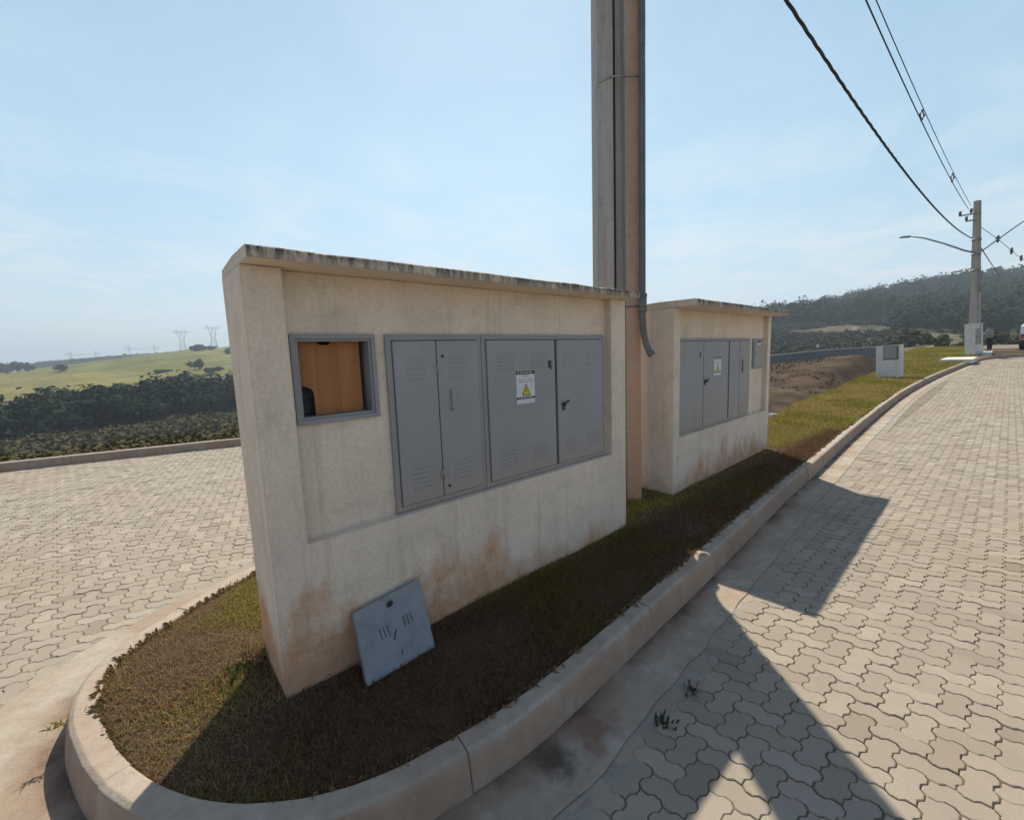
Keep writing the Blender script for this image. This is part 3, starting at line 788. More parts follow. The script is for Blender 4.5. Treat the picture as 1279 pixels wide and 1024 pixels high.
def spill(count, seed):
    """longer blades and runners creeping over the inner edge of the kerb"""
    g = np.random.default_rng(seed); L = int(np.searchsorted(fu, 9.0)) or len(fu)
    i = g.integers(0, len(kin) * 0 + 330, count); i = np.clip(i, 1, len(kin) - 2)
    p = kin[i]; t = kin[i + 1] - kin[i - 1]; t /= np.linalg.norm(t, axis=1)[:, None]; o = np.stack([t[:, 1], -t[:, 0]], 1)
    clump_ = fbm(p[:, 0], p[:, 1], 7, 91) > .36
    p, o, t = p[clump_], o[clump_], t[clump_]; k = len(p)
    p = p + t * g.uniform(-.05, .05, k)[:, None] - o * g.uniform(.0, .03, k)[:, None]
    z = lawn_z(p[:, 0], p[:, 1]); h = .012 + .05 * g.beta(1.3, 3.0, k); sk_ = g.normal(0, .7, k)
    d = o + t * sk_[:, None]; d /= np.linalg.norm(d, axis=1)[:, None]; d3 = np.c_[d, np.zeros(k)]
    b = np.c_[p, z]; s = np.c_[-d[:, 1], d[:, 0], np.zeros(k)] * g.uniform(.0005, .0010, k)[:, None]; up = np.array([0, 0, 1])
    m_ = b + d3 * (h * .5)[:, None] + up * .024 + up * (h * .25)[:, None]; tip = b + d3 * h[:, None] + up * .026
    V = np.stack([b - s, b + s, m_ + s * .8, tip, m_ - s * .8], 1).reshape(-1, 3)
    return V, lerp((.20, .155, .07), (.38, .28, .14), g.uniform(0, 1, k))
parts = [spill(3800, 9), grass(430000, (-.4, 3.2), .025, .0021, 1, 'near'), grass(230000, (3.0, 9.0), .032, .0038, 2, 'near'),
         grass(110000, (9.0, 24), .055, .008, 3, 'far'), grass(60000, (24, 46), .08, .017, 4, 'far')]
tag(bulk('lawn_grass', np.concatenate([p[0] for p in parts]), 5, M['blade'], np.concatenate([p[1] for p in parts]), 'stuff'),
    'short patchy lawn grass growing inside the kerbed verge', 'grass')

# a second leaf-litter layer: flat dry stalks and runners lying on the soil
def tuft(name, p, count, h, cols, seed, label, cat='weed', group=None, spread=.03, wd=.004):
    g = np.random.default_rng(seed); k = count
    a = g.uniform(0, 2 * np.pi, k); l = g.uniform(.15, 1.2, k); hh = h * g.uniform(.5, 1.1, k)
    b = np.stack([g.normal(0, spread, k), g.normal(0, spread, k), np.zeros(k)], 1)
    d = np.stack([np.cos(a) * np.sin(l), np.sin(a) * np.sin(l), np.cos(l)], 1)
    s = np.stack([-np.sin(a), np.cos(a), np.zeros(k)], 1) * wd * g.uniform(.6, 1.4, k)[:, None]
    m_ = b + d * (hh * .55)[:, None] + np.array([0, 0, 1]) * (hh * .12)[:, None]; t = b + d * hh[:, None]
    V = np.stack([b - s * .5, b + s * .5, m_ + s, t, m_ - s], 1).reshape(-1, 3)
    c = lerp(cols[0], cols[1], g.uniform(0, 1, k))
    o = bulk(name, V, 5, M['blade'], c); o.location = p
    return tag(o, label, cat, group)
GREEN = ((.05, .085, .022), (.10, .14, .045)); DRY = ((.25, .17, .08), (.42, .32, .17))
wp = at(300, 838, .125); tuft('weed', (wp[0], wp[1], .12), 42, .06, GREEN, 51, 'bright green weed tuft beside the left end of the near cabinet', spread=.045)
wp = at(318, 822, .125); tuft('dry_grass_tuft', (wp[0], wp[1], .12), 60, .12, DRY, 52, 'straw coloured dry grass tuft leaning by the cabinet end wall', 'grass tuft', spread=.03)
wp = at(862, 862, .004); tuft('weed', (wp[0], wp[1], .0), 30, .032, ((.03, .05, .02), (.07, .09, .04)), 53, 'dark weed at the gutter edge, the farther of the two from the camera', spread=.02)
wp = at(828, 902, .004); tuft('weed', (wp[0], wp[1], .0), 36, .034, ((.03, .05, .02), (.07, .09, .03)), 54, 'dark weed at the gutter edge, the nearer of the two to the camera', spread=.022)
wp = at(497, 815, .12); tuft('weed', (wp[0], wp[1], .115), 26, .10, ((.03, .06, .02), (.06, .10, .03)), 55, 'small green weed growing in front of the leaning slab', spread=.02)

# ------------------------------------------------------------------ meter cabinets
def cabinet_wall(L, D, H, d, uL, uR, zs, hole):
    """block with a sunk front panel open to the roof; hole is a square opening in the panel (or None)"""
    v, f = [], []
    def P(x, y, z): v.append((x, y, z)); return len(v) - 1
    def F(*pts): f.append([P(*p) for p in pts])
    B = -0.15
    F((0, 0, B), (L, 0, B), (L, 0, H), (uR, 0, H), (uR, 0, zs), (uL, 0, zs), (uL, 0, H), (0, 0, H))
    F((uL, 0, zs), (uL, d, zs), (uL, d, H), (uL, 0, H)); F((uR, 0, zs), (uR, 0, H), (uR, d, H), (uR, d, zs)); F((uL, 0, zs), (uR, 0, zs), (uR, d, zs), (uL, d, zs))
    xs = [uL, uR] if not hole else [uL, hole[0], hole[1], uR]; zz = [zs, H] if not hole else [zs, hole[2], hole[3], H]
    for i in range(len(xs) - 1):
        for j in range(len(zz) - 1):
            if hole and i == 1 and j == 1: continue
            F((xs[i], d, zz[j]), (xs[i + 1], d, zz[j]), (xs[i + 1], d, zz[j + 1]), (xs[i], d, zz[j + 1]))
    F((0, 0, H), (uL, 0, H), (uL, d, H), (uR, d, H), (uR, 0, H), (L, 0, H), (L, D, H), (0, D, H))
    F((0, 0, B), (0, 0, H), (0, D, H), (0, D, B)); F((L, 0, B), (L, D, B), (L, D, H), (L, 0, H)); F((0, D, B), (0, D, H), (L, D, H), (L, D, B))
    bm = bmesh.new()
    vv = [bm.verts.new(p) for p in v]
    for q_ in f: bm.faces.new([vv[i] for i in q_])
    bmesh.ops.remove_doubles(bm, verts=bm.verts, dist=1e-5)
    return bm
def roof_slab(L, y0, y1, z0, z1):
    bm = bmesh.new(); k = 26
    rows = []
    for i in range(k + 1):
        x = 0.0015 + (L - 0.003) * i / k
        e = lambda s: (vnoise(x * 5 + s, s * 3.1, 1, 5) - .5) * 0.007
        rows.append([bm.verts.new(p) for p in [(x, y0 + e(1), z0 + e(2) * .6), (x, y0 + e(3) * .7, z1 - .008 + e(4)), (x, y0 + .015, z1 + e(4)), (x, (y0 + y1) / 2, z1 + .006), (x, y1 - .01, z1 - .012), (x, y1, z0), ]])
    n = len(rows[0])
    for a, b in zip(rows, rows[1:]):
        for j in range(n): bm.faces.new((a[j], b[j], b[(j + 1) % n], a[(j + 1) % n]))
    bm.faces.new(rows[0]); bm.faces.new(rows[-1][::-1])
    bmesh.ops.recalc_face_normals(bm, faces=bm.faces)
    return bm
def door_bm(x0, x1, z0, z1, y, th=0.022, vents=()):
    bm = bmesh.new()
    box(bm, x0, x1, y - th, y, z0, z1, bev=0.0025)
    for (vx0, vx1, vz0, vz1, n) in vents:
        for k in range(n):
            zc = vz0 + (vz1 - vz0) * (k + .5) / n
            hh = (vz1 - vz0) / n * .34
            a = [(vx0, y - th + .0005, zc - hh), (vx1, y - th + .0005, zc - hh), (vx1, y - th - .0035, zc + hh * .4), (vx0, y - th - .0035, zc + hh * .4), (vx1, y - th + .0005, zc + hh), (vx0, y - th + .0005, zc + hh)]
            p = [bm.verts.new(c) for c in a]
            bm.faces.new((p[0], p[1], p[2], p[3])); bm.faces.new((p[3], p[2], p[4], p[5])); bm.faces.new((p[0], p[3], p[5])); bm.faces.new((p[1], p[4], p[2]))
    return bm
def ring_frame(bm, x0, x1, z0, z1, w, y0, y1):
    box(bm, x0, x1, y0, y1, z1 - w, z1); box(bm, x0, x1, y0, y1, z0, z0 + w)
    box(bm, x0, x0 + w, y0, y1, z0 + w, z1 - w); box(bm, x1 - w, x1, y0, y1, z0 + w, z1 - w)
def sticker(parent, x0, x1, z0, z1, y, text=True):
    """warning label: black bars, small grey lettering lines and a yellow triangle with a bolt"""
    W, Hh = x1 - x0, z1 - z0
    bm = bmesh.new()
    def sheet(poly, dy, mi):
        vs_ = [bm.verts.new((x0 + a * W, y - dy, z0 + b * Hh)) for a, b in poly]
        f_ = bm.faces.new(vs_); f_.material_index = mi
        f_.normal_update()
        if f_.normal.y > 0: f_.normal_flip()
    R_ = lambda a, b, c, d: [(a, b), (c, b), (c, d), (a, d)]
    sheet(R_(0, 0, 1, 1), .0008, 0)
    sheet(R_(0, .875, 1, .985), .0016, 1); sheet(R_(0, .135, 1, .20), .0016, 1)
    for k in range(7): sheet(R_(.08 + k * .12, .91, .08 + k * .12 + .07, .95), .0024, 2)
    for k in range(4): sheet(R_(.36 + k * .075, .80, .36 + k * .075 + .05, .845), .0016, 3)
    for row, zz in enumerate((.70, .64)):
        for k in range(9): sheet(R_(.12 + k * .086, zz, .12 + k * .086 + .06, zz + .03), .0016, 3)
    for k in range(8): sheet(R_(.1 + k * .1, .155, .1 + k * .1 + .06, .18), .0024, 2)
    sheet([(.28, .235), (.76, .235), (.52, .60)], .0016, 1)
    sheet([(.335, .26), (.705, .26), (.52, .545)], .0024, 4)
    sheet([(.53, .47), (.475, .37), (.525, .375), (.50, .275), (.565, .395), (.515, .39), (.555, .47)], .0032, 1)
    return obj('warning_sticker', bm, [M['paper'], M['ink'], M['paper'], M['greyink'], M['yellow']], parent)
def handle_lever(parent, x, z, y, s=1.0):
    bm = bmesh.new()
    tube(bm, [(x, y, z), (x, y - .02, z)], .013 * s, 12)
    tube(bm, [(x, y - .016, z - .006), (x + .012 * s, y - .022, z + .012), (x + .04 * s, y - .024, z + .022)], .0065 * s, 8)
    box(bm, x - .012, x + .012, y - .006, y, z - .045, z - .012)
    return obj('handle', bm, M['lock'], parent)
def hinge(parent, x, z, y):
    bm = bmesh.new(); tube(bm, [(x, y - .006, z - .03), (x, y - .006, z + .03)], .006, 8)
    box(bm, x - .02, x + .02, y - .003, y, z - .024, z + .024)
    return obj('hinge', bm, M['door'], parent)
def screw(parent, x, z, y):
    bm = bmesh.new(); tube(bm, [(x, y + .001, z), (x, y - .004, z)], .009, 10); return obj('lock', bm, M['lock'], parent)

# near cabinet: measured along the wall from its left end
G0 = 0.13
c1o = un(.39, -2.05)
cab1 = empty('meter_cabinet', (c1o[0], c1o[1], G0), R(90) - AZ,
             'near cream meter cabinet with grey doors and an open plywood backed window', 'cabinet', 'rendered meter cabinets in a row along the verge')
o1 = lambda u_: u_ - .39
zo = lambda z: z - G0
wL, wR_, wB, wT = o1(.558), o1(.950), zo(1.320), zo(1.728)
dp = 0.055
fr = 0.020
obj('wall', cabinet_wall(2.645, .40, zo(2.0), dp, o1(.543), o1(2.845), zo(.785), (wL + fr, wR_ - fr, wB + fr, wT - fr)), M['wall'], cab1)
obj('roof_slab', roof_slab(2.645, -.14, .40, zo(2.0015), zo(2.048)), M['roof'], cab1)
# window
bm = bmesh.new(); ring_frame(bm, wL, wR_, wB, wT, .021, dp - .016, dp - .002)
win = obj('window', bm, M['frame'], cab1)
bm = bmesh.new(); ring_frame(bm, wL + .021, wR_ - .021, wB + .021, wT - .021, .012, dp - .006, dp + .022); obj('inner_frame', bm, M['frame'], win)
# sheet-metal box behind the window, open to the front
ix0, ix1, iz0, iz1 = wL + .030, wR_ - .030, wB + .030, wT - .030
bm = bmesh.new()
def quad(bm, *p):
    return bm.faces.new([bm.verts.new(c) for c in p])
yb = dp + .17; yf = dp + .021
quad(bm, (ix0, yb, iz0), (ix1, yb, iz0), (ix1, yb, iz1), (ix0, yb, iz1)); quad(bm, (ix0, yf, iz0), (ix0, yb, iz0), (ix0, yb, iz1), (ix0, yf, iz1))
quad(bm, (ix1, yf, iz0), (ix1, yf, iz1), (ix1, yb, iz1), (ix1, yb, iz0)); quad(bm, (ix0, yf, iz0), (ix1, yf, iz0), (ix1, yb, iz0), (ix0, yb, iz0)); quad(bm, (ix0, yf, iz1), (ix0, yb, iz1), (ix1, yb, iz1), (ix1, yf, iz1))
obj('lining', bm, M['frame'], win)
# plywood board with a rounded notch low on the left and a small one at the top
bw0, bw1 = ix0 + .001, ix1 - .028
H_ = iz1 - iz0
pts = [(bw0, iz0 + .42 * H_)]
for k in range(9):
    a = math.pi / 2 * (1 - k / 8); pts.append((bw0 + .072 * math.cos(a), iz0 + .30 * H_ + .12 * H_ * math.sin(a)))
pts += [(bw0 + .073, iz0 + .002), (bw1, iz0 + .002), (bw1, iz1 - .002), (bw0 + .17, iz1 - .002)]
for k in range(7):
    a = -math.pi * k / 6; pts.append((bw0 + .135 + .033 * math.cos(a), iz1 - .004 + .014 * math.sin(a)))
pts += [(bw0, iz1 - .002)]
bm = bmesh.new(); prism(bm, pts, dp + .052, dp + .064)
for k, xx in enumerate((bw0 + .095, bw0 + .155, bw0 + .195)):
    box(bm, xx, xx + .004, dp + .0505, dp + .0525, iz0 + .004, iz1 - .02)
obj('plywood_board', bm, M['ply'], win)
bm = bmesh.new(); box(bm, ix0 + .004, ix0 + .10, dp + .10, dp + .15, iz0 + .002, iz0 + .16, bev=.01); tube(bm, [(ix0 + .03, dp + .099, iz0 + .11), (ix0 + .03, dp + .092, iz0 + .11)], .022, 14)
obj('meter', bm, M['meter'], win)
# door frames and leaves
def frame_set(parent, x0, x1, z0, z1, w, y, mull=()):
    bm = bmesh.new(); ring_frame(bm, x0, x1, z0, z1, w, y - .016, y - .002)
    for m_ in mull: box(bm, m_ - w * .55, m_ + w * .55, y - .015, y - .002, z0 + w, z1 - w)
    o_ = obj('door_frame', bm, M['frame'], parent)
    bm = bmesh.new(); box(bm, x0 + w * .5, x1 - w * .5, y - .0035, y - .0015, z0 + w * .5, z1 - w * .5); obj('backing', bm, M['dark'], o_)
    return o_
zt, zb_ = zo(1.728), zo(.790)
F0, F1 = o1(1.003), o1(2.808)
frame_set(cab1, F0, o1(1.606), zb_, zt, .030, dp)
frame_set(cab1, o1(1.610), F1, zb_, zt, .030, dp)
dz0, dz1 = zb_ + .034, zt - .034
def V4(x0, x1, n=5):
    w = x1 - x0; return [(x0 + w * .28, x0 + w * .70, dz1 - .215, dz1 - .085, n), (x0 + w * .28, x0 + w * .70, dz0 + .07, dz0 + .20, n)]
def V8(x0, x1, n=5):
    w = x1 - x0; return [(x0 + w * a, x0 + w * b, c, d, n) for a, b in ((.14, .36), (.62, .86)) for c, d in ((dz1 - .19, dz1 - .08), (dz0 + .07, dz0 + .18))]
dy = dp - .004
a0, a1 = o1(1.037), o1(1.289); dA = obj('door', door_bm(a0, a1, dz0, dz1, dy, vents=V4(a0, a1)), M['door'], cab1)
b0, b1 = o1(1.295), o1(1.572); dB = obj('door', door_bm(b0, b1, dz0, dz1, dy, vents=V4(b0, b1)), M['door'], cab1)
c0, c1 = o1(1.644), o1(2.237); dC = obj('door', door_bm(c0, c1, dz0, dz1, dy, vents=V8(c0, c1)), M['door'], cab1)
d0, d1 = o1(2.261), o1(2.774); dD = obj('door', door_bm(d0, d1, dz0, dz1, dy, vents=V8(d0, d1)), M['door'], cab1)
yf_ = dy - .022
hinge(dA, a1 + .003, dz1 - .15, yf_); hinge(dA, a1 + .003, dz0 + .13, yf_)
screw(dB, b0 + .035, dz1 - .085, yf_); screw(dB, b0 + .035, dz0 + .05, yf_)
bm = bmesh.new(); box(bm, o1(1.372), o1(1.400), yf_ - .016, yf_, zo(1.305), zo(1.42), bev=.003); box(bm, o1(1.366), o1(1.373), yf_ - .003, yf_, zo(1.30), zo(1.425)); obj('handle', bm, M['door'], dB)
sticker(dC, o1(1.872), o1(2.035), zo(1.285), zo(1.502), yf_)
bm = bmesh.new()
for k in range(3): box(bm, o1(2.168) + k * .012, o1(2.168) + k * .012 + .008, yf_ - .003, yf_ + .001, zo(1.51) - .008 * k, zo(1.555))
obj('stamped_mark', bm, M['lock'], dC)
handle_lever(dD, o1(2.315), zo(1.245), yf_)

# cover slab leaning on the wall
sl = empty('cover_slab', (0, 0, 0), 0, 'pale grey square concrete slab with a hole and scratched strokes leaning on the near cabinet', 'slab')
b0_ = np.array([*un(.685, -1.885), .095]); b1_ = np.array([*un(1.055, -1.90), .10]); t0_ = np.array([*un(.700, -2.035), .385]); t1_ = np.array([*un(1.062, -2.035), .425])
def on_slab(a, b): return (b0_ * (1 - a) + b1_ * a) * (1 - b) + (t0_ * (1 - a) + t1_ * a) * b
nrm = np.cross(b1_ - b0_, t0_ - b0_); nrm /= np.linalg.norm(nrm)
if nrm @ np.array([*N, 0.0]) < 0: nrm = -nrm
bm = bmesh.new()
hole_c, hole_r = (.50, .87), (.055, .045)
ring_o = [(0, 0), (.5, 0), (1, 0), (1, .5), (1, 1), (.5, 1), (0, 1), (0, .5)]
k = 16
hv = [(hole_c[0] + hole_r[0] * math.cos(2 * math.pi * i / k), hole_c[1] + hole_r[1] * math.sin(2 * math.pi * i / k)) for i in range(k)]
def edge_pt(i):
    a = 2 * math.pi * i / k; dx, dy_ = math.cos(a), math.sin(a)
    t = min([(1 - hole_c[0]) / dx if dx > 1e-6 else 9, -hole_c[0] / dx if dx < -1e-6 else 9, (1 - hole_c[1]) / dy_ if dy_ > 1e-6 else 9, -hole_c[1] / dy_ if dy_ < -1e-6 else 9])
    return (hole_c[0] + dx * t, hole_c[1] + dy_ * t)
ev = [edge_pt(i) for i in range(k)]
corners = {}
def corner_between(p, q_):
    for c_ in ((0, 0), (1, 0), (1, 1), (0, 1)):
        on = lambda s: abs(s[0] - c_[0]) < 1e-6 or abs(s[1] - c_[1]) < 1e-6
        if on(p) and on(q_) and not (abs(p[0] - q_[0]) < 1e-6 or abs(p[1] - q_[1]) < 1e-6): return c_
    return None
th = .028
mk = lambda s, off: bm.verts.new(on_slab(*s) + nrm * off)
for off, flip in ((th, False), (0.0, True)):
    for i in range(k):
        j = (i + 1) % k; poly = [hv[i], ev[i]]
        cc = corner_between(ev[i], ev[j])
        if cc: poly.append(cc)
        poly += [ev[j], hv[j]]
        bm.faces.new([mk(s, off) for s in poly])
for i in range(k):
    j = (i + 1) % k
    bm.faces.new([mk(hv[i], th), mk(hv[j], th), mk(hv[j], 0), mk(hv[i], 0)])
for a, b in (((0, 0), (1, 0)), ((1, 0), (1, 1)), ((1, 1), (0, 1)), ((0, 1), (0, 0))):
    bm.faces.new([mk(a, th), mk(b, th), mk(b, 0), mk(a, 0)])
bmesh.ops.remove_doubles(bm, verts=bm.verts, dist=1e-5); bmesh.ops.recalc_face_normals(bm, faces=bm.faces)
obj('slab', bm, M['cover'], sl)
bm = bmesh.new()
def stroke(a, b, w=.010):
    a, b = np.array(a), np.array(b); d = (b - a) / np.linalg.norm(b - a); s = np.array([-d[1], d[0]]) * w
    bm.faces.new([bm.verts.new(on_slab(*q_) + nrm * (th + .004)) for q_ in (a - s * .6, a + s, b + s * .5, b - s)])
for xx in (.28, .335, .39): stroke((xx, .62), (xx + .02, .46), .007)
for xx in (.63, .685, .745): stroke((xx, .63), (xx + .02, .48), .007)
stroke((.50, .50), (.455, .38), .012)
obj('scratched_marks', bm, M['meter'], sl)

# middle cabinet
AZ2 = R(47.65); U2 = np.array([math.sin(AZ2), math.cos(AZ2)]); N2 = np.array([math.cos(AZ2), -math.sin(AZ2)])
p2 = U2 * 4.096 + N2 * -2.11
cab2 = empty('meter_cabinet', (p2[0], p2[1], G0), R(90) - AZ2,
             'cream meter cabinet just beyond the big pole, with one small square door at its right', 'cabinet', 'rendered meter cabinets in a row along the verge')
o2 = lambda u_: u_ - 4.096
obj('wall', cabinet_wall(2.785, .57, zo(2.0), dp, o2(4.225), o2(6.76), zo(.700), None), M['wall_b'], cab2)
obj('roof_slab', roof_slab(2.80, -.225, .57, zo(2.0015), zo(2.062)), M['roof'], cab2)
zt, zb_ = zo(1.706), zo(.712)
frame_set(cab2, o2(4.245), o2(6.225), zb_, zt, .026, dp, mull=(o2(5.52),))
dz0, dz1 = zb_ + .030, zt - .030
E0 = [(4.275, 4.826), (4.838, 5.496), (5.544, 5.850), (5.860, 6.195)]
dd = []
for i, (x0, x1) in enumerate(E0):
    x0, x1 = o2(x0), o2(x1)
    dd.append(obj('door', door_bm(x0, x1, dz0, dz1, dy, vents=V8(x0, x1) if i < 2 else V4(x0, x1)), M['door'], cab2))
sticker(dd[1], o2(5.10), o2(5.29), zo(1.285), zo(1.500), yf_)
handle_lever(dd[1], o2(4.868), zo(1.235), yf_, 1.4)
bm = bmesh.new(); box(bm, o2(4.73), o2(4.76), yf_ - .003, yf_ + .001, zo(1.50), zo(1.56)); obj('stamped_mark', bm, M['lock'], dd[0])
for zz in (dz1 - .1, (dz0 + dz1) / 2, dz0 + .1): hinge(dd[2], o2(5.522), zz, yf_ + .003)
screw(dd[3], o2(5.875), dz1 - .12, yf_); screw(dd[3], o2(5.875), dz0 + .1, yf_)
bm = bmesh.new(); box(bm, o2(5.94), o2(5.97), yf_ - .016, yf_, zo(1.28), zo(1.44), bev=.003); obj('handle', bm, M['door'], dd[3])
x0, x1 = o2(6.335), o2(6.70)
bm = bmesh.new(); ring_frame(bm, x0, x1, zo(1.30), zo(1.70), .026, dp - .016, dp - .002); fr2 = obj('door_frame', bm, M['frame'], cab2)
sd = obj('small_door', door_bm(x0 + .028, x1 - .028, zo(1.328), zo(1.672), dp - .003), M['door'], cab2)
screw(sd, x0 + .06, zo(1.50), dp - .025)
bm = bmesh.new(); box(bm, x0 + .13, x0 + .24, dp - .028, dp - .0245, zo(1.615), zo(1.645)); obj('number_plate', bm, M['paper'], sd)
bm = bmesh.new(); box(bm, x0 + .13, x0 + .24, dp - .027, dp - .0245, zo(1.648), zo(1.668)); obj('dark_plate', bm, M['ink'], sd)

# ------------------------------------------------------------------ big double-T pole between the cabinets
def tee_pole(bm, H, wb, wt, db, dt, web, z0=-.3, lean=(0, 0), k=24):
    """section like an H lying with its channel towards -y, tapering upward"""
    rows = []
    for i in range(k + 1):
        t = i / k; z = z0 + (H - z0) * t
        w = (wb + (wt - wb) * t) / 2; d = (db + (dt - db) * t) / 2
        fl = w * 0.62; g_ = d * web
        sec = [(-w, -d), (-w * .24, -d), (-w * .20, -d + g_), (w * .25, -d + g_), (w * .32, -d), (w, -d), (w, d), (fl * .6, d), (fl * .4, d - g_), (-fl * .4, d - g_), (-fl * .6, d), (-w, d)]
        rows.append([bm.verts.new((x + lean[0] * z, y + lean[1] * z, z)) for x, y in sec])
    n_ = len(rows[0])
    for a, b in zip(rows, rows[1:]):
        for j in range(n_): bm.faces.new((a[j], a[(j + 1) % n_], b[(j + 1) % n_], b[j]))
    bm.faces.new(rows[0][::-1]); bm.faces.new(rows[-1])
    bmesh.ops.recalc_face_normals(bm, faces=bm.faces)
m, nt, b = new_mat('pole_concrete_near')
v = coords(nt)
n1 = noise(nt, coords(nt, scale=(7, 7, .5)), 2, 6, .65); n2 = noise(nt, v, 14, 6, .7); n3 = noise(nt, v, 3, 5, .6)
c = ramp(nt, n1, [(.3, (.36, .32, .29)), (.7, (.52, .465, .42))])
sep = nd(nt, 'ShaderNodeSeparateXYZ'); nt.links.new(v, sep.inputs[0])
redh = math_n(nt, 'ADD', math_n(nt, 'MULTIPLY', sep.outputs[2], -.55), math_n(nt, 'ADD', math_n(nt, 'MULTIPLY', n1, .9), .35))
c = mix(nt, math_n(nt, 'MULTIPLY', nd_clamp(nt, redh), .75), c, (.33, .175, .115))
rt = math_n(nt, 'MULTIPLY', nd_clamp(nt, math_n(nt, 'MULTIPLY', math_n(nt, 'SUBTRACT', sep.outputs[0], .055), 40.0)), ramp(nt, n3, [(.3, (.7,)*3), (.6, (1.,)*3)]))
c = mix(nt, math_n(nt, 'MULTIPLY', rt, .8), c, (.50, .295, .185))
c = mix(nt, ramp(nt, n2, [(.5, (0,)*3), (.8, (.45,)*3)]), c, (.16, .13, .11))
setp(nt, b, c, .93, 0, .15); bump(nt, b, math_n(nt, 'ADD', n2, n1), .35, .006, bevel=.010)
M['pole_near'] = m
pole_loc = (1.045, 4.33, .05)
pole1 = empty('utility_pole', pole_loc, R(0), 'tall concrete pole rising between the two cream cabinets, with a grey conduit', 'pole', 'concrete utility poles on the verge')
bm = bmesh.new(); tee_pole(bm, 9.6, .415, .315, .30, .22, .52); obj('shaft', bm, M['pole_near'], pole1)
bm = bmesh.new(); tube(bm, [(-.028 + .0006 * z, -.088 + .0025 * z, z) for z in np.linspace(.1, 9.0, 20)], .013, 8); obj('earth_wire', bm, M['cable'], pole1)
# conduit on the right of the shaft
cx = .206; cy = -.185
def pipe_x(z): return cx - .001 * z
bm = bmesh.new()
z_e = 1.86
pp = [(pipe_x(z), cy + .004 * z, z) for z in np.linspace(9.0, z_e, 30)]
pp += [(pipe_x(z_e) + .004, cy - .004, 1.76), (pipe_x(z_e) + .012, cy - .008, 1.68), (pipe_x(z_e) + .028, cy - .012, 1.61), (pipe_x(z_e) + .055, cy - .018, 1.545), (pipe_x(z_e) + .075, cy - .022, 1.515)]
tube(bm, pp, [.029] * 30 + [.030, .030, .031, .031, .032], 14)
con = obj('conduit', bm, M['pipe'], pole1)
bm = bmesh.new(); tube(bm, [(pipe_x(1.9), cy, 2.055), (pipe_x(1.9), cy, 1.93)], .036, 14)
tube(bm, [(pipe_x(1.9), cy, 2.07), (pipe_x(1.9), cy, 2.045)], .039, 14); tube(bm, [(pipe_x(1.9), cy, 1.94), (pipe_x(1.9), cy, 1.91)], .039, 14); obj('coupling', bm, M['pipe'], con)
bm = bmesh.new(); e0, e1 = pp[-2], pp[-1]; tube(bm, [e0, ((e0[0] + e1[0] * 3) / 4, (e0[1] + e1[1] * 3) / 4, (e0[2] + e1[2] * 3) / 4), (e1[0] + .008, e1[1] - .002, e1[2] - .012)], .037, 14); obj('pipe_end', bm, M['pipe'], con)
for zz in (3.95, 6.6):
    bm = bmesh.new(); hw = .2 - .005 * zz
    yy = -.153 + .004 * zz
    pts_ = [(-hw - .004, .1, zz - .045), (-hw - .004, yy, zz - .04), (-.06, yy - .002, zz + .005), (.06, yy - .002, zz + .01), (hw, yy - .004, zz), (pipe_x(zz) , yy - .022, zz), (pipe_x(zz) + .032, -.13, zz)]
    for a, b_ in zip(pts_, pts_[1:]): tube(bm, [a, b_], .0075, 6)
    obj('strap', bm, M['band'], pole1)
bm = bmesh.new(); box(bm, -.085, -.07, -.128, -.118, 3.62, 3.78); obj('tie_end', bm, M['slabwhite'], pole1)
bm = bmesh.new(); box(bm, .19, .225, -.19, -.182, 4.03, 4.16); obj('tie_tail', bm, M['slabwhite'], pole1)
bm = bmesh.new(); box(bm, -.2, .205, -.148, -.140, 1.955, 1.968); obj('joint_line', bm, M['pipe'], pole1)

# ------------------------------------------------------------------ small white cabinet and the far one
def g_at(x, y, dz=.14): return on_road(x, y, dz)
a_, b_ = g_at(1094.5, 471.0), g_at(1127, 471.8)
w_ = float(np.hypot(*(b_ - a_)[:2])) * .93; ang = math.atan2(b_[1] - a_[1], b_[0] - a_[0])
cab3 = empty('water_cabinet', (a_[0], a_[1], a_[2] - .02), ang, 'small low white cabinet with a grey upper panel standing alone on the sunny grass', 'cabinet')
cab3.rotation_euler = (0, -R(3), ang)
h3 = 1.155
obj('wall', cabinet_wall(w_, .30, h3, .035, w_ * .30, w_ * .94, h3 * .55, None), M['wall_white'], cab3)
bm = bmesh.new(); box(bm, w_ * .31, w_ * .93, .006, .033, h3 * .56, h3 - .012, bev=.003); p3 = obj('panel', bm, M['door'], cab3)
bm = bmesh.new(); box(bm, w_ * .31 + .02, w_ * .93 - .02, .0, .006, h3 * .58, h3 * .60); box(bm, w_ * .86, w_ * .89, -.004, .006, h3 * .60, h3 * .95); obj('latch', bm, M['lock'], p3)
bm = bmesh.new(); box(bm, -.012, w_ + .012, -.02, .31, h3 + .002, h3 + .025, bev=.005); obj('roof_slab', bm, M['wall_white'], cab3)

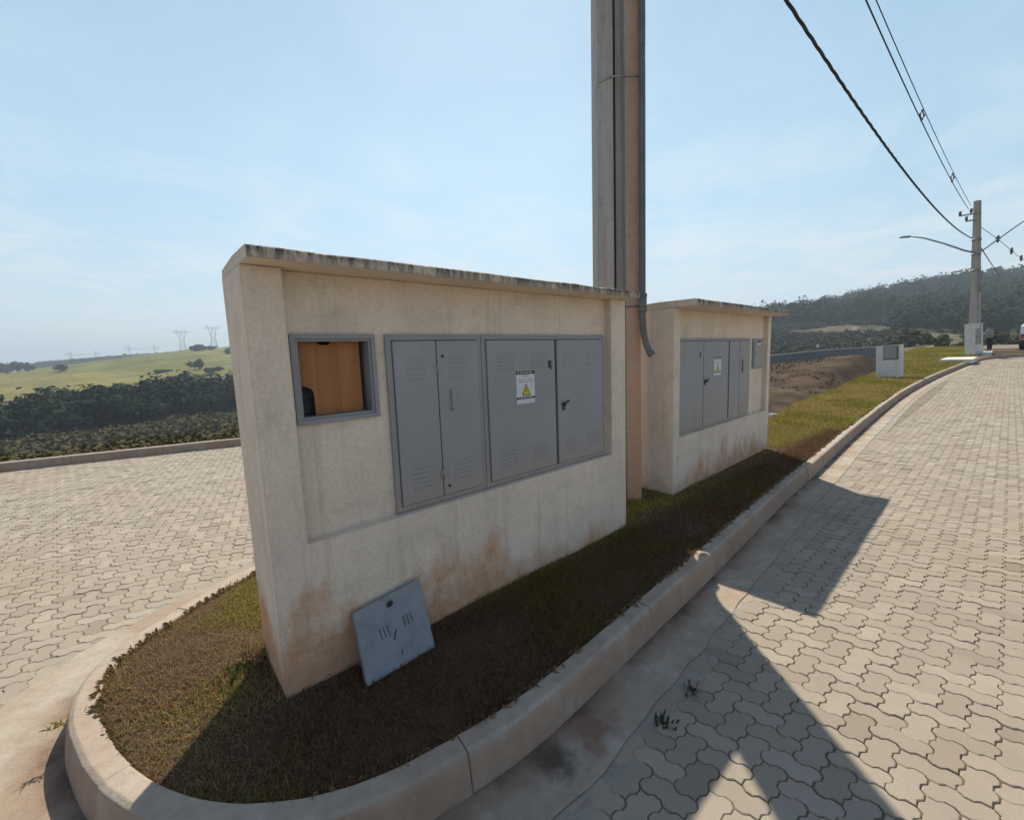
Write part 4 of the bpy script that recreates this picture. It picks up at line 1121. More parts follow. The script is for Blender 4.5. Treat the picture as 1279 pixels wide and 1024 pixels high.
q4 = g_at(1218, 443.8); r4 = float(np.hypot(q4[0], q4[1]))
def azim(x, y): d = ray(x, y); return math.atan2(d[0], d[1])
w4 = r4 * (azim(1218.5, 443) - azim(1203, 443)) / math.cos(R(35)) / 1.15     # end wall
Lf = r4 * (azim(1229.0, 443) - azim(1218.5, 443)) / math.cos(R(42))          # front with the door
H4 = float(far(1218, 405, r4)[2] - q4[2]) + .03
cab4 = empty('meter_cabinet', (q4[0], q4[1], q4[2] - .03), -azim(1218, 443) + R(42), 'pale meter cabinet at the foot of the far pole', 'cabinet', 'rendered meter cabinets in a row along the verge')
cab4.rotation_euler = (Matrix.Rotation(-R(4), 3, Vector((math.sin(R(46)), math.cos(R(46)), 0))) @ Matrix.Rotation(-azim(1218, 443) + R(42), 3, 'Z')).to_euler()
print('cab4', q4, r4, w4, Lf, H4)
obj('wall', cabinet_wall(Lf, w4 * 1.15, H4, .05, Lf * .10, Lf * .82, H4 * .36, None), M['wall_white'], cab4)
bm = bmesh.new(); box(bm, Lf * .12, Lf * .80, .012, .048, H4 * .37, H4 * .86, bev=.004); d4 = obj('door', bm, M['door'], cab4)
bm = bmesh.new(); tube(bm, [(Lf * .18, .012, H4 * .6), (Lf * .18, -.02, H4 * .6)], .03, 10); obj('handle', bm, M['lock'], d4)
bm = bmesh.new(); box(bm, -.02, Lf + .02, -.03, w4 * 1.15, H4 + .002, H4 + .04, bev=.008); obj('roof_slab', bm, M['wall_white'], cab4)
# pale slabs on the ground near it
def ground_slab(name, corners_px, dz, th_, label):
    pts_ = [g_at(x, y, dz) for x, y in corners_px]
    bm = bmesh.new()
    a = [bm.verts.new((p[0], p[1], p[2])) for p in pts_]; b = [bm.verts.new((p[0], p[1], p[2] - th_)) for p in pts_]
    bm.faces.new(a); bm.faces.new(b[::-1])
    for i in range(4): bm.faces.new((a[i], a[(i + 1) % 4], b[(i + 1) % 4], b[i]))
    bmesh.ops.recalc_face_normals(bm, faces=bm.faces)
    return tag(obj(name, bm, M['slabwhite']), label, 'slab')
ground_slab('concrete_slab', [(1174, 449.2), (1216, 448.6), (1221, 445.6), (1184, 446.2)], .27, .2, 'wide flat white slab lying on the grass before the far cabinet')
ground_slab('step_slab', [(1227, 440.2), (1239.5, 439.8), (1240, 437.6), (1230, 438)], .30, .25, 'short pale step slab under the feet of the person')
wp = at(966, 520, .13)
bm = bmesh.new(); box(bm, -.12, .12, -.05, .05, -.02, .06, bev=.008); o = tag(obj('kerb_stone', bm, M['slabwhite']), 'white kerb end stone on the grass behind the right end of the middle cabinet', 'kerb stone')
o.location = (wp[0] + .02, wp[1] + .05, .12); o.rotation_euler = (0, .1, .6)

# ------------------------------------------------------------------ far pole with lamp and wires
pb = g_at(1217, 440.5); rp = float(np.hypot(pb[0], pb[1])) + 1.0
pb = far(1217, 440, rp); pb[2] = float(zroad(pb[0], pb[1])) + .1
ptop = far(1221.5, 251, rp)
Hp = float(ptop[2] - pb[2]); lean = ((ptop[0] - pb[0]) / Hp, (ptop[1] - pb[1]) / Hp)
pole2 = empty('utility_pole', tuple(pb), 0, 'far concrete pole standing behind the pale cabinet, carrying a street lamp and wires', 'pole', 'concrete utility poles on the verge')
bm = bmesh.new(); tee_pole(bm, Hp, .44, .25, .32, .2, .25, lean=lean); sh2 = obj('shaft', bm, M['pole_far'], pole2)
# seen along its axis the pole faces the viewer
def on_pole(z_abs):
    t = (z_abs - pb[2]); return np.array([pb[0] + lean[0] * t, pb[1] + lean[1] * t, z_abs])
side = np.array([math.cos(R(46)), -math.sin(R(46)), 0])          # to the viewer's right
fwd = np.array([math.sin(R(46)), math.cos(R(46)), 0])
def pz(x, y): return float(far(x, y, rp)[2])
za = pz(1216, 268)
bm = bmesh.new()
loc = lambda p: tuple(np.array(p) - pb)
c_ = on_pole(za)
tube(bm, [loc(c_ + side * .15 - fwd * .2), loc(c_ - side * .75 - fwd * .25)], .045, 8)
tube(bm, [loc(c_ + np.array([0, 0, -.35]) - fwd * .2), loc(c_ - side * .45 + np.array([0, 0, -.35]) - fwd * .2)], .045, 8)
arm = obj('cross_arm', bm, M['galv'], pole2)
for dx_, dz_ in ((-.7, .0), (-.25, .05), (-.42, -.35)):
    q_ = c_ + side * dx_ - fwd * .25 + np.array([0, 0, dz_])
    bm = bmesh.new(); tube(bm, [loc(q_), loc(q_ + np.array([0, 0, .1])), loc(q_ + np.array([0, 0, .16])), loc(q_ + np.array([0, 0, .24]))], [.03, .075, .05, .075], 10); obj('insulator', bm, M['insul'], arm)
for y_ in (300, 318, 338):
    bm = bmesh.new(); q_ = on_pole(pz(1217, y_)); tube(bm, [loc(q_ + np.array([0, 0, -.05])), loc(q_ + np.array([0, 0, .05]))], .215, 12)
    obj('clamp_band', bm, M['galv'], pole2)
bm = bmesh.new(); q_ = on_pole(pz(1217, 340)) + side * .24 - fwd * .2; tube(bm, [loc(q_), loc(q_ - np.array([0, 0, 1.2]))], .05, 8); obj('service_pipe', bm, M['galv'], pole2)

l0 = on_pole(pz(1217, 317)) - fwd * .2
ltip = far(1139, 295.5, rp - .3); lend = far(1123, 296, rp - .3)
lamp = empty('street_lamp', tuple(l0), 0, 'long armed street lamp fixed to the left of the far pole', 'street lamp')
ll = lambda p: tuple(np.array(p) - l0)
mid1 = far(1180, 304.5, rp - .3)
bm = bmesh.new(); tube(bm, [ll(l0), ll(far(1205, 313, rp - .3)), ll(mid1), ll(far(1155, 297.6, rp - .3)), ll(ltip)], [.055, .05, .045, .04, .04], 8); obj('arm', bm, M['galv'], lamp)
bm = bmesh.new()
dv = lend - ltip; dv /= np.linalg.norm(dv)
tube(bm, [ll(ltip), ll(ltip + dv * .12), ll(ltip + dv * .5), ll(lend)], [.05, .11, .10, .03], 10)
for v_ in bm.verts: v_.co.z = ll(ltip)[2] + (v_.co.z - ll(ltip)[2]) * .6
obj('lamp_head', bm, M['galv'], lamp)

P1 = np.array([1.0, 4.33])
def plane_hit(x, y, A, B):
    """where the sight line through a place in the photo meets the upright plane through A and B"""
    d = ray(x, y); e = np.array(B[:2]) - np.array(A[:2])
    t = (A[0] * e[1] - A[1] * e[0]) / (d[0] * e[1] - d[1] * e[0])
    return np.array([0, 0, CAM_H]) + d * t
def wire_path(pxs, A, B, step=.25, ext=None):
    P = [plane_hit(x, y, A, B) for x, y in pxs]
    d = np.array(B[:2]) - np.array(A[:2]); L = np.linalg.norm(d); d = d / L
    s = [float((p[:2] - np.array(A[:2])) @ d) for p in P]; z = [p[2] for p in P]
    co = np.polyfit(s, z, 2)
    ss = np.arange(0, max(s) + .01, step)
    return [(A[0] + d[0] * t, A[1] + d[1] * t, float(np.polyval(co, t))) for t in ss]
B2 = on_pole(pz(1216, 298)) - fwd * .25
path = wire_path([(980, 0), (1060, 113), (1125, 207), (1175, 268), (1216, 298)], P1, B2[:2], .12)
bm = bmesh.new()
pa = np.array(path)
tdir = np.gradient(pa, axis=0); tdir /= np.linalg.norm(tdir, axis=1)[:, None]
sd_ = np.cross(tdir, [0, 0, 1]); sd_ /= np.linalg.norm(sd_, axis=1)[:, None]; up_ = np.cross(sd_, tdir)
arc = np.r_[0, np.cumsum(np.linalg.norm(np.diff(pa, axis=0), axis=1))]
for k in range(3):
    ph = arc * 2 * math.pi / 1.3 + k * 2 * math.pi / 3
    tube(bm, (pa + sd_ * (np.cos(ph) * .0145)[:, None] + up_ * (np.sin(ph) * .0145)[:, None]).tolist(), .0135, 6, cap=False)
tag(obj('twisted_cable', bm, M['cable']), 'thick black twisted cable sagging from the top of the picture to the far pole', 'cable')
def wire(name, pxs, A, B, rad, label, group):
    bm = bmesh.new(); p = wire_path(pxs, A, B, .5); tube(bm, p, rad, 6, cap=False)
    return tag(obj(name, bm, M['cable']), label, 'wire', group)
off = np.array([N[0], N[1]])
WG = 'thin overhead wires to the far pole'
Bw = on_pole(pz(1213, 262)) - fwd * .25
wire('overhead_wire', [(1081, 0), (1115, 73), (1150, 146), (1186, 222), (1211, 262)], P1, (Bw - side * .6)[:2], .016, 'left one of the two thin overhead wires to the far pole', WG)
wire('overhead_wire', [(1093.5, 0), (1125, 68), (1155, 138), (1191, 216), (1214, 258)], P1 + off * .12, (Bw - side * .2)[:2], .011, 'right and thinner one of the two thin overhead wires to the far pole', WG)
def spacer(px, py, s, label):
    p = plane_hit(px, py, P1 + off * .06, (Bw - side * .4)[:2])
    o_ = empty('wire_spacer', tuple(p), R(20), label, 'spacer', 'spacers clamped on the overhead wires')
    bm = bmesh.new()
    for a in range(4):
        t0, t1 = math.pi / 2 * a, math.pi / 2 * (a + 1)
        q0 = (math.cos(t0) * s, 0, math.sin(t0) * s * 1.25); q1 = (math.cos(t1) * s, 0, math.sin(t1) * s * 1.25)
        tube(bm, [q0, q1], s * .16, 6)
    obj('frame', bm, M['insul'], o_)
    for a in range(4):
        t0 = math.pi / 2 * a; bm = bmesh.new(); c0 = (math.cos(t0) * s, 0, math.sin(t0) * s * 1.25)
        tube(bm, [(c0[0], -.1 * s, c0[2] - s * .2), (c0[0], 0, c0[2]), (c0[0], .1 * s, c0[2] + s * .2)], [s * .2, s * .34, s * .2], 8); obj('clamp', bm, M['insul'], o_)
spacer(1152, 144, .115, 'diamond shaped spacer on the two thin wires, higher and larger of the two')
spacer(1190, 222, .135, 'diamond shaped spacer on the two thin wires, lower one nearer the far pole')
# wires leaving the far pole to the right
def free_wire(name, pxs, r0, r1, rad, label, group):
    n_ = len(pxs); P = [far(x, y, r0 + (r1 - r0) * i / (n_ - 1)) for i, (x, y) in enumerate(pxs)]
    q_ = catmull(P, .8); bm = bmesh.new(); tube(bm, q_.tolist(), rad, 6, cap=False)
    return tag(obj(name, bm, M['cable']), label, 'wire', group)
WR = 'wires leaving the far pole to the right'
free_wire('service_cable', [(1222, 317), (1250, 297), (1280, 276), (1330, 244)], rp, rp + 10, .035, 'dark cable rising rightward from the far pole', WR)
free_wire('overhead_wire', [(1226, 284), (1247, 299), (1264, 313), (1281, 326), (1330, 358)], rp, rp + 22, .016, 'thin wire with insulators dropping rightward from the far pole', WR)
free_wire('service_cable', [(1226, 310), (1233, 321), (1241, 333), (1249, 345)], rp, rp + 30, .03, 'short dark cable dropping steeply behind the far pole', WR)
for i, (x, y, t) in enumerate([(1247, 298.5, .25), (1264, 313.5, .5), (1276, 322.5, .7)]):
    p = far(x, y, rp + 22 * t * .95); bm = bmesh.new()
    tube(bm, [(0, 0, -.24), (0, 0, -.12), (0, 0, 0), (0, 0, .12), (0, 0, .24)], [.03, .08, .04, .08, .03], 8); tube(bm, [(-.15, 0, 0), (.15, 0, 0)], .03, 6)
    o_ = tag(obj('wire_spacer', bm, M['insul']), ['insulator spacer nearest the far pole on the dropping wire', 'middle insulator spacer on the wire dropping right of the far pole', 'insulator spacer by the right picture edge on the dropping wire'][i], 'spacer', 'spacers on the dropping wire'); o_.location = p

# ------------------------------------------------------------------ person by the far cabinet
pp0 = g_at(1236.0, 438.6, .30)
per = empty('person', (pp0[0], pp0[1], pp0[2]), 0, 'person in pale long sleeved shirt and dark trousers standing at the far cabinet', 'person')
SC = float(far(1228, 405.5, np.hypot(pp0[0], pp0[1]))[2] - pp0[2]) / 1.76; print('person', pp0, SC)
per.rotation_euler = (0, 0, R(100)); per.scale = (SC,) * 3          # faces the cabinet, leaning towards it
def skin_obj(name, nodes, edges, mat, parent, root=0, sub=2):
    me_ = bpy.data.meshes.new(name); me_.from_pydata([n_[0] for n_ in nodes], edges, []); o_ = link(name, me_, mat, parent)
    md = o_.modifiers.new('skin', 'SKIN'); md.use_smooth_shade = True
    if not me_.skin_vertices: me_.skin_vertices.new()
    for i, n_ in enumerate(nodes):
        sv = me_.skin_vertices[0].data[i]; sv.radius = (n_[1], n_[2] if len(n_) > 2 else n_[1]); sv.use_root = (i == root)
    ss_ = o_.modifiers.new('subsurf', 'SUBSURF'); ss_.levels = 1; ss_.render_levels = sub
    return o_
# +x is forwards; figure 1.72 m tall, bent a little forwards, hands at chest height
body = [((0, 0, .92), .10, .12), ((.02, 0, 1.15), .085, .105), ((.07, 0, 1.36), .08, .115), ((.10, 0, 1.46), .055), ((.14, 0, 1.55), .06), ((.165, 0, 1.63), .085, .075), ((.17, 0, 1.70), .06),
        ((.08, .19, 1.40), .055), ((.12, .23, 1.13), .042), ((.36, .17, 1.18), .032), ((.44, .15, 1.20), .03, .02),
        ((.08, -.19, 1.40), .055), ((.12, -.23, 1.13), .042), ((.36, -.15, 1.24), .032), ((.44, -.13, 1.27), .03, .02),
        ((0, .10, .84), .09), ((.015, .11, .48), .06), ((-.02, .12, .09), .04), ((.13, .13, .03), .035, .03),
        ((0, -.10, .84), .09), ((.03, -.11, .48), .06), ((0, -.12, .09), .04), ((.15, -.13, .03), .035, .03)]
edges = [(0, 1), (1, 2), (2, 3), (3, 4), (4, 5), (5, 6), (2, 7), (7, 8), (8, 9), (9, 10), (2, 11), (11, 12), (12, 13), (13, 14), (0, 15), (15, 16), (16, 17), (17, 18), (0, 19), (19, 20), (20, 21), (21, 22)]
for hnd, sy in ((10, 1), (14, -1)):
    hx, hy, hz = body[hnd][0]
    for k, (dy_, ln) in enumerate(((.027, .062), (.010, .075), (-.008, .07), (-.025, .055))):
        i0 = len(body); body.append(((hx + .045, hy + dy_, hz + .004), .009)); body.append(((hx + .045 + ln * .8, hy + dy_ * 1.1, hz - .02), .0075))
        edges += [(hnd, i0), (i0, i0 + 1)]
    i0 = len(body); body.append(((hx + .02, hy - sy * .045, hz + .015), .010)); body.append(((hx + .06, hy - sy * .055, hz + .01), .008)); edges += [(hnd, i0), (i0, i0 + 1)]
bd = skin_obj('body', body, edges, M['skin'], per)
up_nodes = [(p, *(r_ * 1.16 for r_ in rr_)) for p, *rr_ in body[:15]]
up_nodes[0] = ((0, 0, .90), .155, .175); up_nodes[1] = ((.02, 0, 1.15), .135, .165); up_nodes[2] = ((.07, 0, 1.36), .13, .175); up_nodes[9] = ((.33, .18, 1.175), .045); up_nodes[13] = ((.33, -.16, 1.235), .045)
keep_i = [0, 1, 2, 3, 7, 8, 9, 11, 12, 13]; mp_ = {v_: i for i, v_ in enumerate(keep_i)}
skin_obj('shirt', [up_nodes[i] for i in keep_i], [(mp_[a], mp_[b]) for a, b in edges if a in mp_ and b in mp_], M['shirt'], per)
lo = [((0, 0, .95), .145, .165), ((0, .10, .84), .108), ((.015, .11, .48), .078), ((-.01, .12, .10), .062), ((0, -.10, .84), .108), ((.03, -.11, .48), .078), ((.01, -.12, .10), .062)]
skin_obj('trousers', lo, [(0, 1), (1, 2), (2, 3), (0, 4), (4, 5), (5, 6)], M['trousers'], per)
for sy, ox in ((1, -.02), (-1, 0)):
    skin_obj('shoe', [((ox - .04, sy * .12, .05), .052), ((ox + .08, sy * .125, .04), .045), ((ox + .19, sy * .13, .032), .036)], [(0, 1), (1, 2)], M['rubber'], per)
skin_obj('hair', [((.135, 0, 1.60), .075, .075), ((.145, 0, 1.68), .092, .088), ((.16, 0, 1.735), .07, .07)], [(0, 1), (1, 2)], M['hair'], per)
for sy in (-1, 1):
    bm = bmesh.new(); tube(bm, [(.245, sy * .03, 1.655), (.256, sy * .03, 1.655)], .011, 8); obj('eye', bm, M['hair'], per)
    bm = bmesh.new(); tube(bm, [(.16, sy * .078, 1.61), (.15, sy * .088, 1.635), (.16, sy * .08, 1.66)], [.01, .018, .01], 8); obj('ear', bm, M['skin'], per)
bm = bmesh.new(); tube(bm, [(.243, 0, 1.65), (.268, 0, 1.62), (.245, 0, 1.608)], [.008, .014, .008], 8); obj('nose', bm, M['skin'], per)
bm = bmesh.new(); tube(bm, [(.236, -.024, 1.582), (.244, 0, 1.58), (.236, .024, 1.582)], .006, 6); obj('mouth', bm, M['skin'], per)

# ------------------------------------------------------------------ van at the right edge
rv = float(np.hypot(*pp0[:2])) + 3.5
vl = far(1273.0, 433, rv); vl[2] = float(zroad(vl[0], vl[1]))
va = R(51)
van = empty('parked_van', tuple(vl), -va + R(90), 'white van parked at the end of the road, cut by the right picture edge', 'van')
# local x runs away from the viewer, the body lies to its right (local -y)
VW, VH, VL = 1.75, 2.0 * SC, 4.3
prof_v = [(0, .42), (0, 1.0), (.10, VH - .12), (.25, VH), (2.7, VH), (3.15, VH - .30), (3.45, 1.05), (4.2, .92), (4.3, .62), (4.3, .36), (0.05, .36)]
bm = bmesh.new(); prism(bm, prof_v, -VW, 0)
bmesh.ops.bevel(bm, geom=[e for e in bm.edges if abs(e.verts[0].co.y - e.verts[1].co.y) < .01], offset=.07, segments=3, affect='EDGES')
obj('body', bm, M['vanpaint'], van)
bm = bmesh.new(); box(bm, -.002, .05, -VW + .22, -.22, 1.12, VH - .3)
for v_ in bm.verts: v_.co.x += (v_.co.z - 1.0) * .07 - .02
obj('rear_window', bm, M['glass'], van)
bm = bmesh.new(); box(bm, .55, 1.55, -.012, .004, 1.08, VH - .28, bev=.003); box(bm, 1.7, 2.7, -.012, .004, 1.08, VH - .28, bev=.003); obj('side_window', bm, M['glass'], van)
bm = bmesh.new(); box(bm, -.10, .06, -VW - .01, .012, .36, .72, bev=.03); obj('bumper', bm, M['plastic'], van)
for y_ in (-.16, -VW + .02):
    bm = bmesh.new(); box(bm, -.03, .06, y_, y_ + .14, .76, 1.06, bev=.02); obj('tail_light', bm, M['redlamp'], van)
for x_ in (.85, 3.5):
    for y_ in (-.11, -VW + .11):
        w0 = empty('wheel', (x_, y_, .33)); w0.parent = van
        bm = bmesh.new(); tube(bm, [(0, -.11, 0), (0, -.09, 0), (0, .09, 0), (0, .11, 0)], [.27, .33, .33, .27], 24); obj('tyre', bm, M['rubber'], w0)
        bm = bmesh.new(); tube(bm, [(0, -.125, 0), (0, .125, 0)], .19, 16); obj('rim', bm, M['galv'], w0)

# ------------------------------------------------------------------ grey boundary wall beyond the bank
wpts = [far(950, 446, 48), far(985, 442.5, 52), far(1030, 438, 57), (far(1092, 434, 64)), far(1120, 433, 70)]
bm = bmesh.new()
wr = catmull(wpts, 2.0)
rows = []
for p in wr:
    d = p[:2] / np.linalg.norm(p[:2]) * .2
    rows.append([bm.verts.new(c_) for c_ in [(p[0] - d[0], p[1] - d[1], -4.5), (p[0] - d[0], p[1] - d[1], p[2]), (p[0] + d[0], p[1] + d[1], p[2]), (p[0] + d[0], p[1] + d[1], -4.5)]])
for a, b in zip(rows, rows[1:]):
    for j in range(4): bm.faces.new((a[j], a[(j + 1) % 4], b[(j + 1) % 4], b[j]))
bm.faces.new(rows[0]); bm.faces.new(rows[-1][::-1]); bmesh.ops.recalc_face_normals(bm, faces=bm.faces)
bwall = empty('boundary_wall', (float(wr[0][0]), float(wr[0][1]), -2.0), 0, 'long plain grey wall curving behind the brown earth bank', 'wall')
o = obj('wall', bm, M['greywall'], bwall); o.location = (-wr[0][0], -wr[0][1], 2.0)
bm = bmesh.new()
for a, b in zip(wr, wr[1:]):
    d = a[:2] / np.linalg.norm(a[:2]) * .26
    pts_ = [(a[0] - d[0], a[1] - d[1], a[2] + .003), (b[0] - d[0], b[1] - d[1], b[2] + .003), (b[0] - d[0], b[1] - d[1], b[2] + .10), (a[0] - d[0], a[1] - d[1], a[2] + .10), (b[0] + d[0], b[1] + d[1], b[2] + .10), (a[0] + d[0], a[1] + d[1], a[2] + .10)]
    q_ = [bm.verts.new(c_) for c_ in pts_]; bm.faces.new(q_[:4]); bm.faces.new((q_[3], q_[2], q_[4], q_[5]))
o = obj('coping', bm, M['pole_far'], bwall); o.location = (-wr[0][0], -wr[0][1], 2.0)
bm = bmesh.new(); box(bm, -.16, .16, -.1, .1, -.3, .2, bev=.03); o = tag(obj('white_marker', bm, M['slabwhite']), 'tiny white box standing out above the grey wall on the scrubby slope', 'marker')
q_ = far(1022, 432, 90); o.location = q_; 

# ------------------------------------------------------------------ vegetation
def clumps(cx, cy, cz, rad, hgt, leaves, g, size, cols, jitter=.25):
    """leaf-sized quads spread through each crown; arrays of crown centres in, quads out"""
    k = len(cx); m_ = leaves
    v = g.normal(0, 1, (k, m_, 3)); v /= np.linalg.norm(v, axis=2)[:, :, None]
    rad_ = g.uniform(.2, 1, (k, m_)) ** .5
    lob = .92 + .20 * np.sin(v[:, :, 0] * 5 + g.uniform(0, 6, (k, 1))) * np.cos(v[:, :, 2] * 4 + g.uniform(0, 6, (k, 1)))
    p = v * (rad_ * lob)[:, :, None]
    c = np.stack([cx[:, None] + p[:, :, 0] * rad[:, None], cy[:, None] + p[:, :, 1] * rad[:, None], cz[:, None] + p[:, :, 2] * hgt[:, None]], 2).reshape(-1, 3)
    n_ = c.shape[0]
    nn = v.reshape(-1, 3) + g.normal(0, .55, (n_, 3)); nn[:, 2] += .35; nn /= np.linalg.norm(nn, axis=1)[:, None]
    t = np.cross(nn, g.normal(0, 1, (n_, 3))); t /= np.linalg.norm(t, axis=1)[:, None]; b = np.cross(nn, t)
    s = (np.repeat(rad * size, m_) * g.uniform(.6, 1.35, n_))[:, None]
    V = np.stack([c - t * s - b * s * .55, c + t * s * .5 - b * s * .8, c + t * s + b * s * .45, c - t * s * .4 + b * s * .85], 1).reshape(-1, 3)
    tree_t = np.repeat(g.uniform(0, 1, k), m_); leaf_t = g.uniform(0, 1, n_)
    C = lerp(cols[0], cols[1], np.clip(.62 * tree_t + .38 * leaf_t, 0, 1) ** 1.3)
    return V, C
def scatter(n_, azr, rr_, g, spacing_mask=None):
    a = np.radians(g.uniform(*azr, n_)); r = np.sqrt(g.uniform(rr_[0] ** 2, rr_[1] ** 2, n_))
    x, y = np.sin(a) * r, np.cos(a) * r
    ok = np.ones(n_, bool) if spacing_mask is None else spacing_mask(x, y, np.degrees(a), r)
    return x[ok], y[ok]
g = np.random.default_rng(77)
DK = ((.018, .033, .018), (.045, .062, .030))
OL = ((.035, .042, .016), (.10, .095, .038))
# forest on the hill to the right
def fm(x, y, a, r):
    start = np.where(a > 41, 165 + 25 * (fbm(x, y, .02, 61) - .5), 255 + 70 * (fbm(x, y, .018, 62) - .5))
    bare = np.exp(-((a - 35.6) / 2.0) ** 2 - ((r - 208) / 34) ** 2) > .45
    return (r > start) & ~bare & ((a > 35.3) | (r < 318))
x, y = scatter(3600, (24, 62), (165, 455), g, fm)
rad = 1.6 + 4.4 * g.beta(1.6, 3.2, len(x)); V, C = clumps(x, y, terrain_z(x, y) + rad * .9, rad, rad * g.uniform(.75, 1.5, len(x)), 150, g, .13, DK)
tag(bulk('hill_forest', V, 4, M['leaf'], C, 'stuff'), 'dense dark forest covering the hill on the right', 'forest')
# open scrub at its foot
x, y = scatter(2600, (24, 42), (75, 250), g, lambda x, y, a, r: (fbm(x, y, .035, 63) > .46) & (np.abs(a - (38.0 - (r - 200) * .022)) > .35) & ((np.exp(-((a - 35.6) / 1.9) ** 2 - ((r - 208) / 30) ** 2) < .5) | (fbm(x, y, .3, 69) > .58)))
rad = g.uniform(.6, 1.9, len(x)); V, C = clumps(x, y, terrain_z(x, y) + rad * .5, rad, rad * .8, 60, g, .17, ((.045, .048, .034), (.10, .088, .064)))
x2, y2 = scatter(240, (42, 56), (55, 170), g, lambda x, y, a, r: fbm(x, y, .05, 64) > .55)
r2 = g.uniform(.4, 1.3, len(x2)); V2, C2 = clumps(x2, y2, terrain_z(x2, y2) + r2 * .5, r2, r2 * .7, 30, g, .30, OL)
tag(bulk('hillside_scrub', np.concatenate([V, V2]), 4, M['leaf'], np.concatenate([C, C2]), 'stuff'), 'greyish scrub on the slope below the right hand forest', 'scrub')
# belt of dark wood across the left slope
def wm(x, y, a, r):
    lo_ = np.interp(a, [-62, -49, -32, -25], [86, 90, 108, 110]) + 8 * (fbm(x, y, .03, 65) - .5); hi_ = np.interp(a, [-62, -49, -44, -38, -32, -25], [112, 118, 140, 156, 180, 185]) + 24 * (fbm(x, y, .025, 66) - .5)
    return (r > lo_) & (r < hi_)
x, y = scatter(1700, (-62, -22), (80, 205), g, wm)
rad = 1.3 + 3.4 * g.beta(1.6, 2.6, len(x)); V, C = clumps(x, y, terrain_z(x, y) + rad * .85, rad, rad * g.uniform(.75, 1.3, len(x)), 330, g, .105, ((.014, .026, .018), (.040, .054, .030)))
tag(bulk('valley_wood', V, 4, M['leaf'], C, 'stuff'), 'belt of dark woodland below the grassy hill on the left', 'wood')
# rough brownish scrub just below the kerb
x, y = scatter(9000, (-64, -8), (11.5, 104), g, lambda x, y, a, r: (lroad_line_d(x, y) > .9) & (fbm(x, y, .09, 67) > .36))
r_ = np.hypot(x, y); rad = g.uniform(.25, .62, len(x)) * np.clip(r_ / 34, .45, 2.6)
sx_, sy_ = scatter(5200, (-64, -14), (8.6, 24), g, lambda x, y, a, r: (lroad_line_d(x, y) > .40) & (lroad_line_d(x, y) < 9))
x = np.r_[x, sx_]; y = np.r_[y, sy_]; rad = np.r_[rad, g.uniform(.10, .30, len(sx_))]
V, C = clumps(x, y, terrain_z(x, y) + rad * .35, rad, rad * .75, 46, g, .17, ((.075, .072, .034), (.135, .11, .058)))
tag(bulk('slope_scrub', V, 4, M['leaf'], C, 'stuff'), 'rough olive and brown scrub on the bank beyond the far kerb', 'scrub')
# rough grass edge and clods on the earth bank
x, y = scatter(1500, (27, 43), (12, 27), g, lambda x, y, a, r: ((x * N[0] + y * N[1]) < back_edge(x * U[0] + y * U[1]) - .15) & (fbm(x, y, .35, 68) > .40))
rad = g.uniform(.015, .05, len(x)); V, C = clumps(x, y, terrain_z(x, y) + rad * .3, rad, rad * .7, 14, g, .4, ((.085, .058, .036), (.15, .105, .065)))
tag(bulk('bank_stubble', V, 4, M['leaf'], C, 'stuff'), 'dry stubble and clods on the brown earth bank', 'stubble')
# distant plantation on the left skyline
x, y = scatter(900, (-47.0, -37.5), (690, 780), g)
zt_ = CAM_H + np.hypot(x, y) * tan(np.interp(np.degrees(np.arctan2(x, y)), [-47, -41, -37.5], [.80, 1.28, 1.45]))
rad = g.uniform(4, 6.5, len(x)); V, C = clumps(x, y, zt_ - rad * .6, rad, rad * .9, 40, g, .3, DK)
tag(bulk('far_plantation', V, 4, M['leaf'], C, 'stuff'), 'even topped dark plantation along the left skyline', 'plantation')

def leafy(parent, name, cx, cy, cz, rad, hgt, leaves, seed, cols, size=.22):
    gg = np.random.default_rng(seed); k = len(cx)
    V, C = clumps(np.array(cx), np.array(cy), np.array(cz), np.array(rad), np.array(hgt), leaves, gg, size, cols)
    return bulk(name, V, 4, M['leaf'], C, parent=parent)
def tree(px, py_top, py_bot, r, label, group, w=1.0, seed=0, on_ground=False, trunk=True):
    """a tree standing at distance r whose crown spans the two heights"""
    b = far(px, py_bot, r); t = far(px, py_top, r); gz = float(terrain_z(b[0], b[1]))
    H = float(t[2] - gz) if not on_ground else float(t[2] - b[2])
    root = empty('tree', (b[0], b[1], gz), 0, label, 'tree', group)
    gg = np.random.default_rng(seed)
    bm = bmesh.new(); hh = H * .75
    tube(bm, [(0, 0, -1), (.1 * gg.normal(), 0, hh * .4), (.3 * gg.normal(), .2 * gg.normal(), hh)], [H * .022, H * .018, H * .008], 7)
    for k in range(4):
        a = gg.uniform(0, 6.28); z0 = hh * gg.uniform(.45, .8); tube(bm, [(0, 0, z0), (math.cos(a) * H * .1, math.sin(a) * H * .1, z0 + H * .08), (math.cos(a) * H * .18, math.sin(a) * H * .18, z0 + H * .18)], [H * .008, H * .006, H * .003], 5)
    obj('trunk', bm, M['bark'], root)
    n_ = 6; cr = H * .26 * w
    cx = gg.normal(0, cr * .45, n_); cy = gg.normal(0, cr * .45, n_); cz = H * gg.uniform(.58, .86, n_)
    leafy(root, 'crown', cx, cy, cz, np.full(n_, cr * .62), np.full(n_, H * .13), 60, seed + 5, DK)
    return root
SK = 'trees standing out on the right skyline'
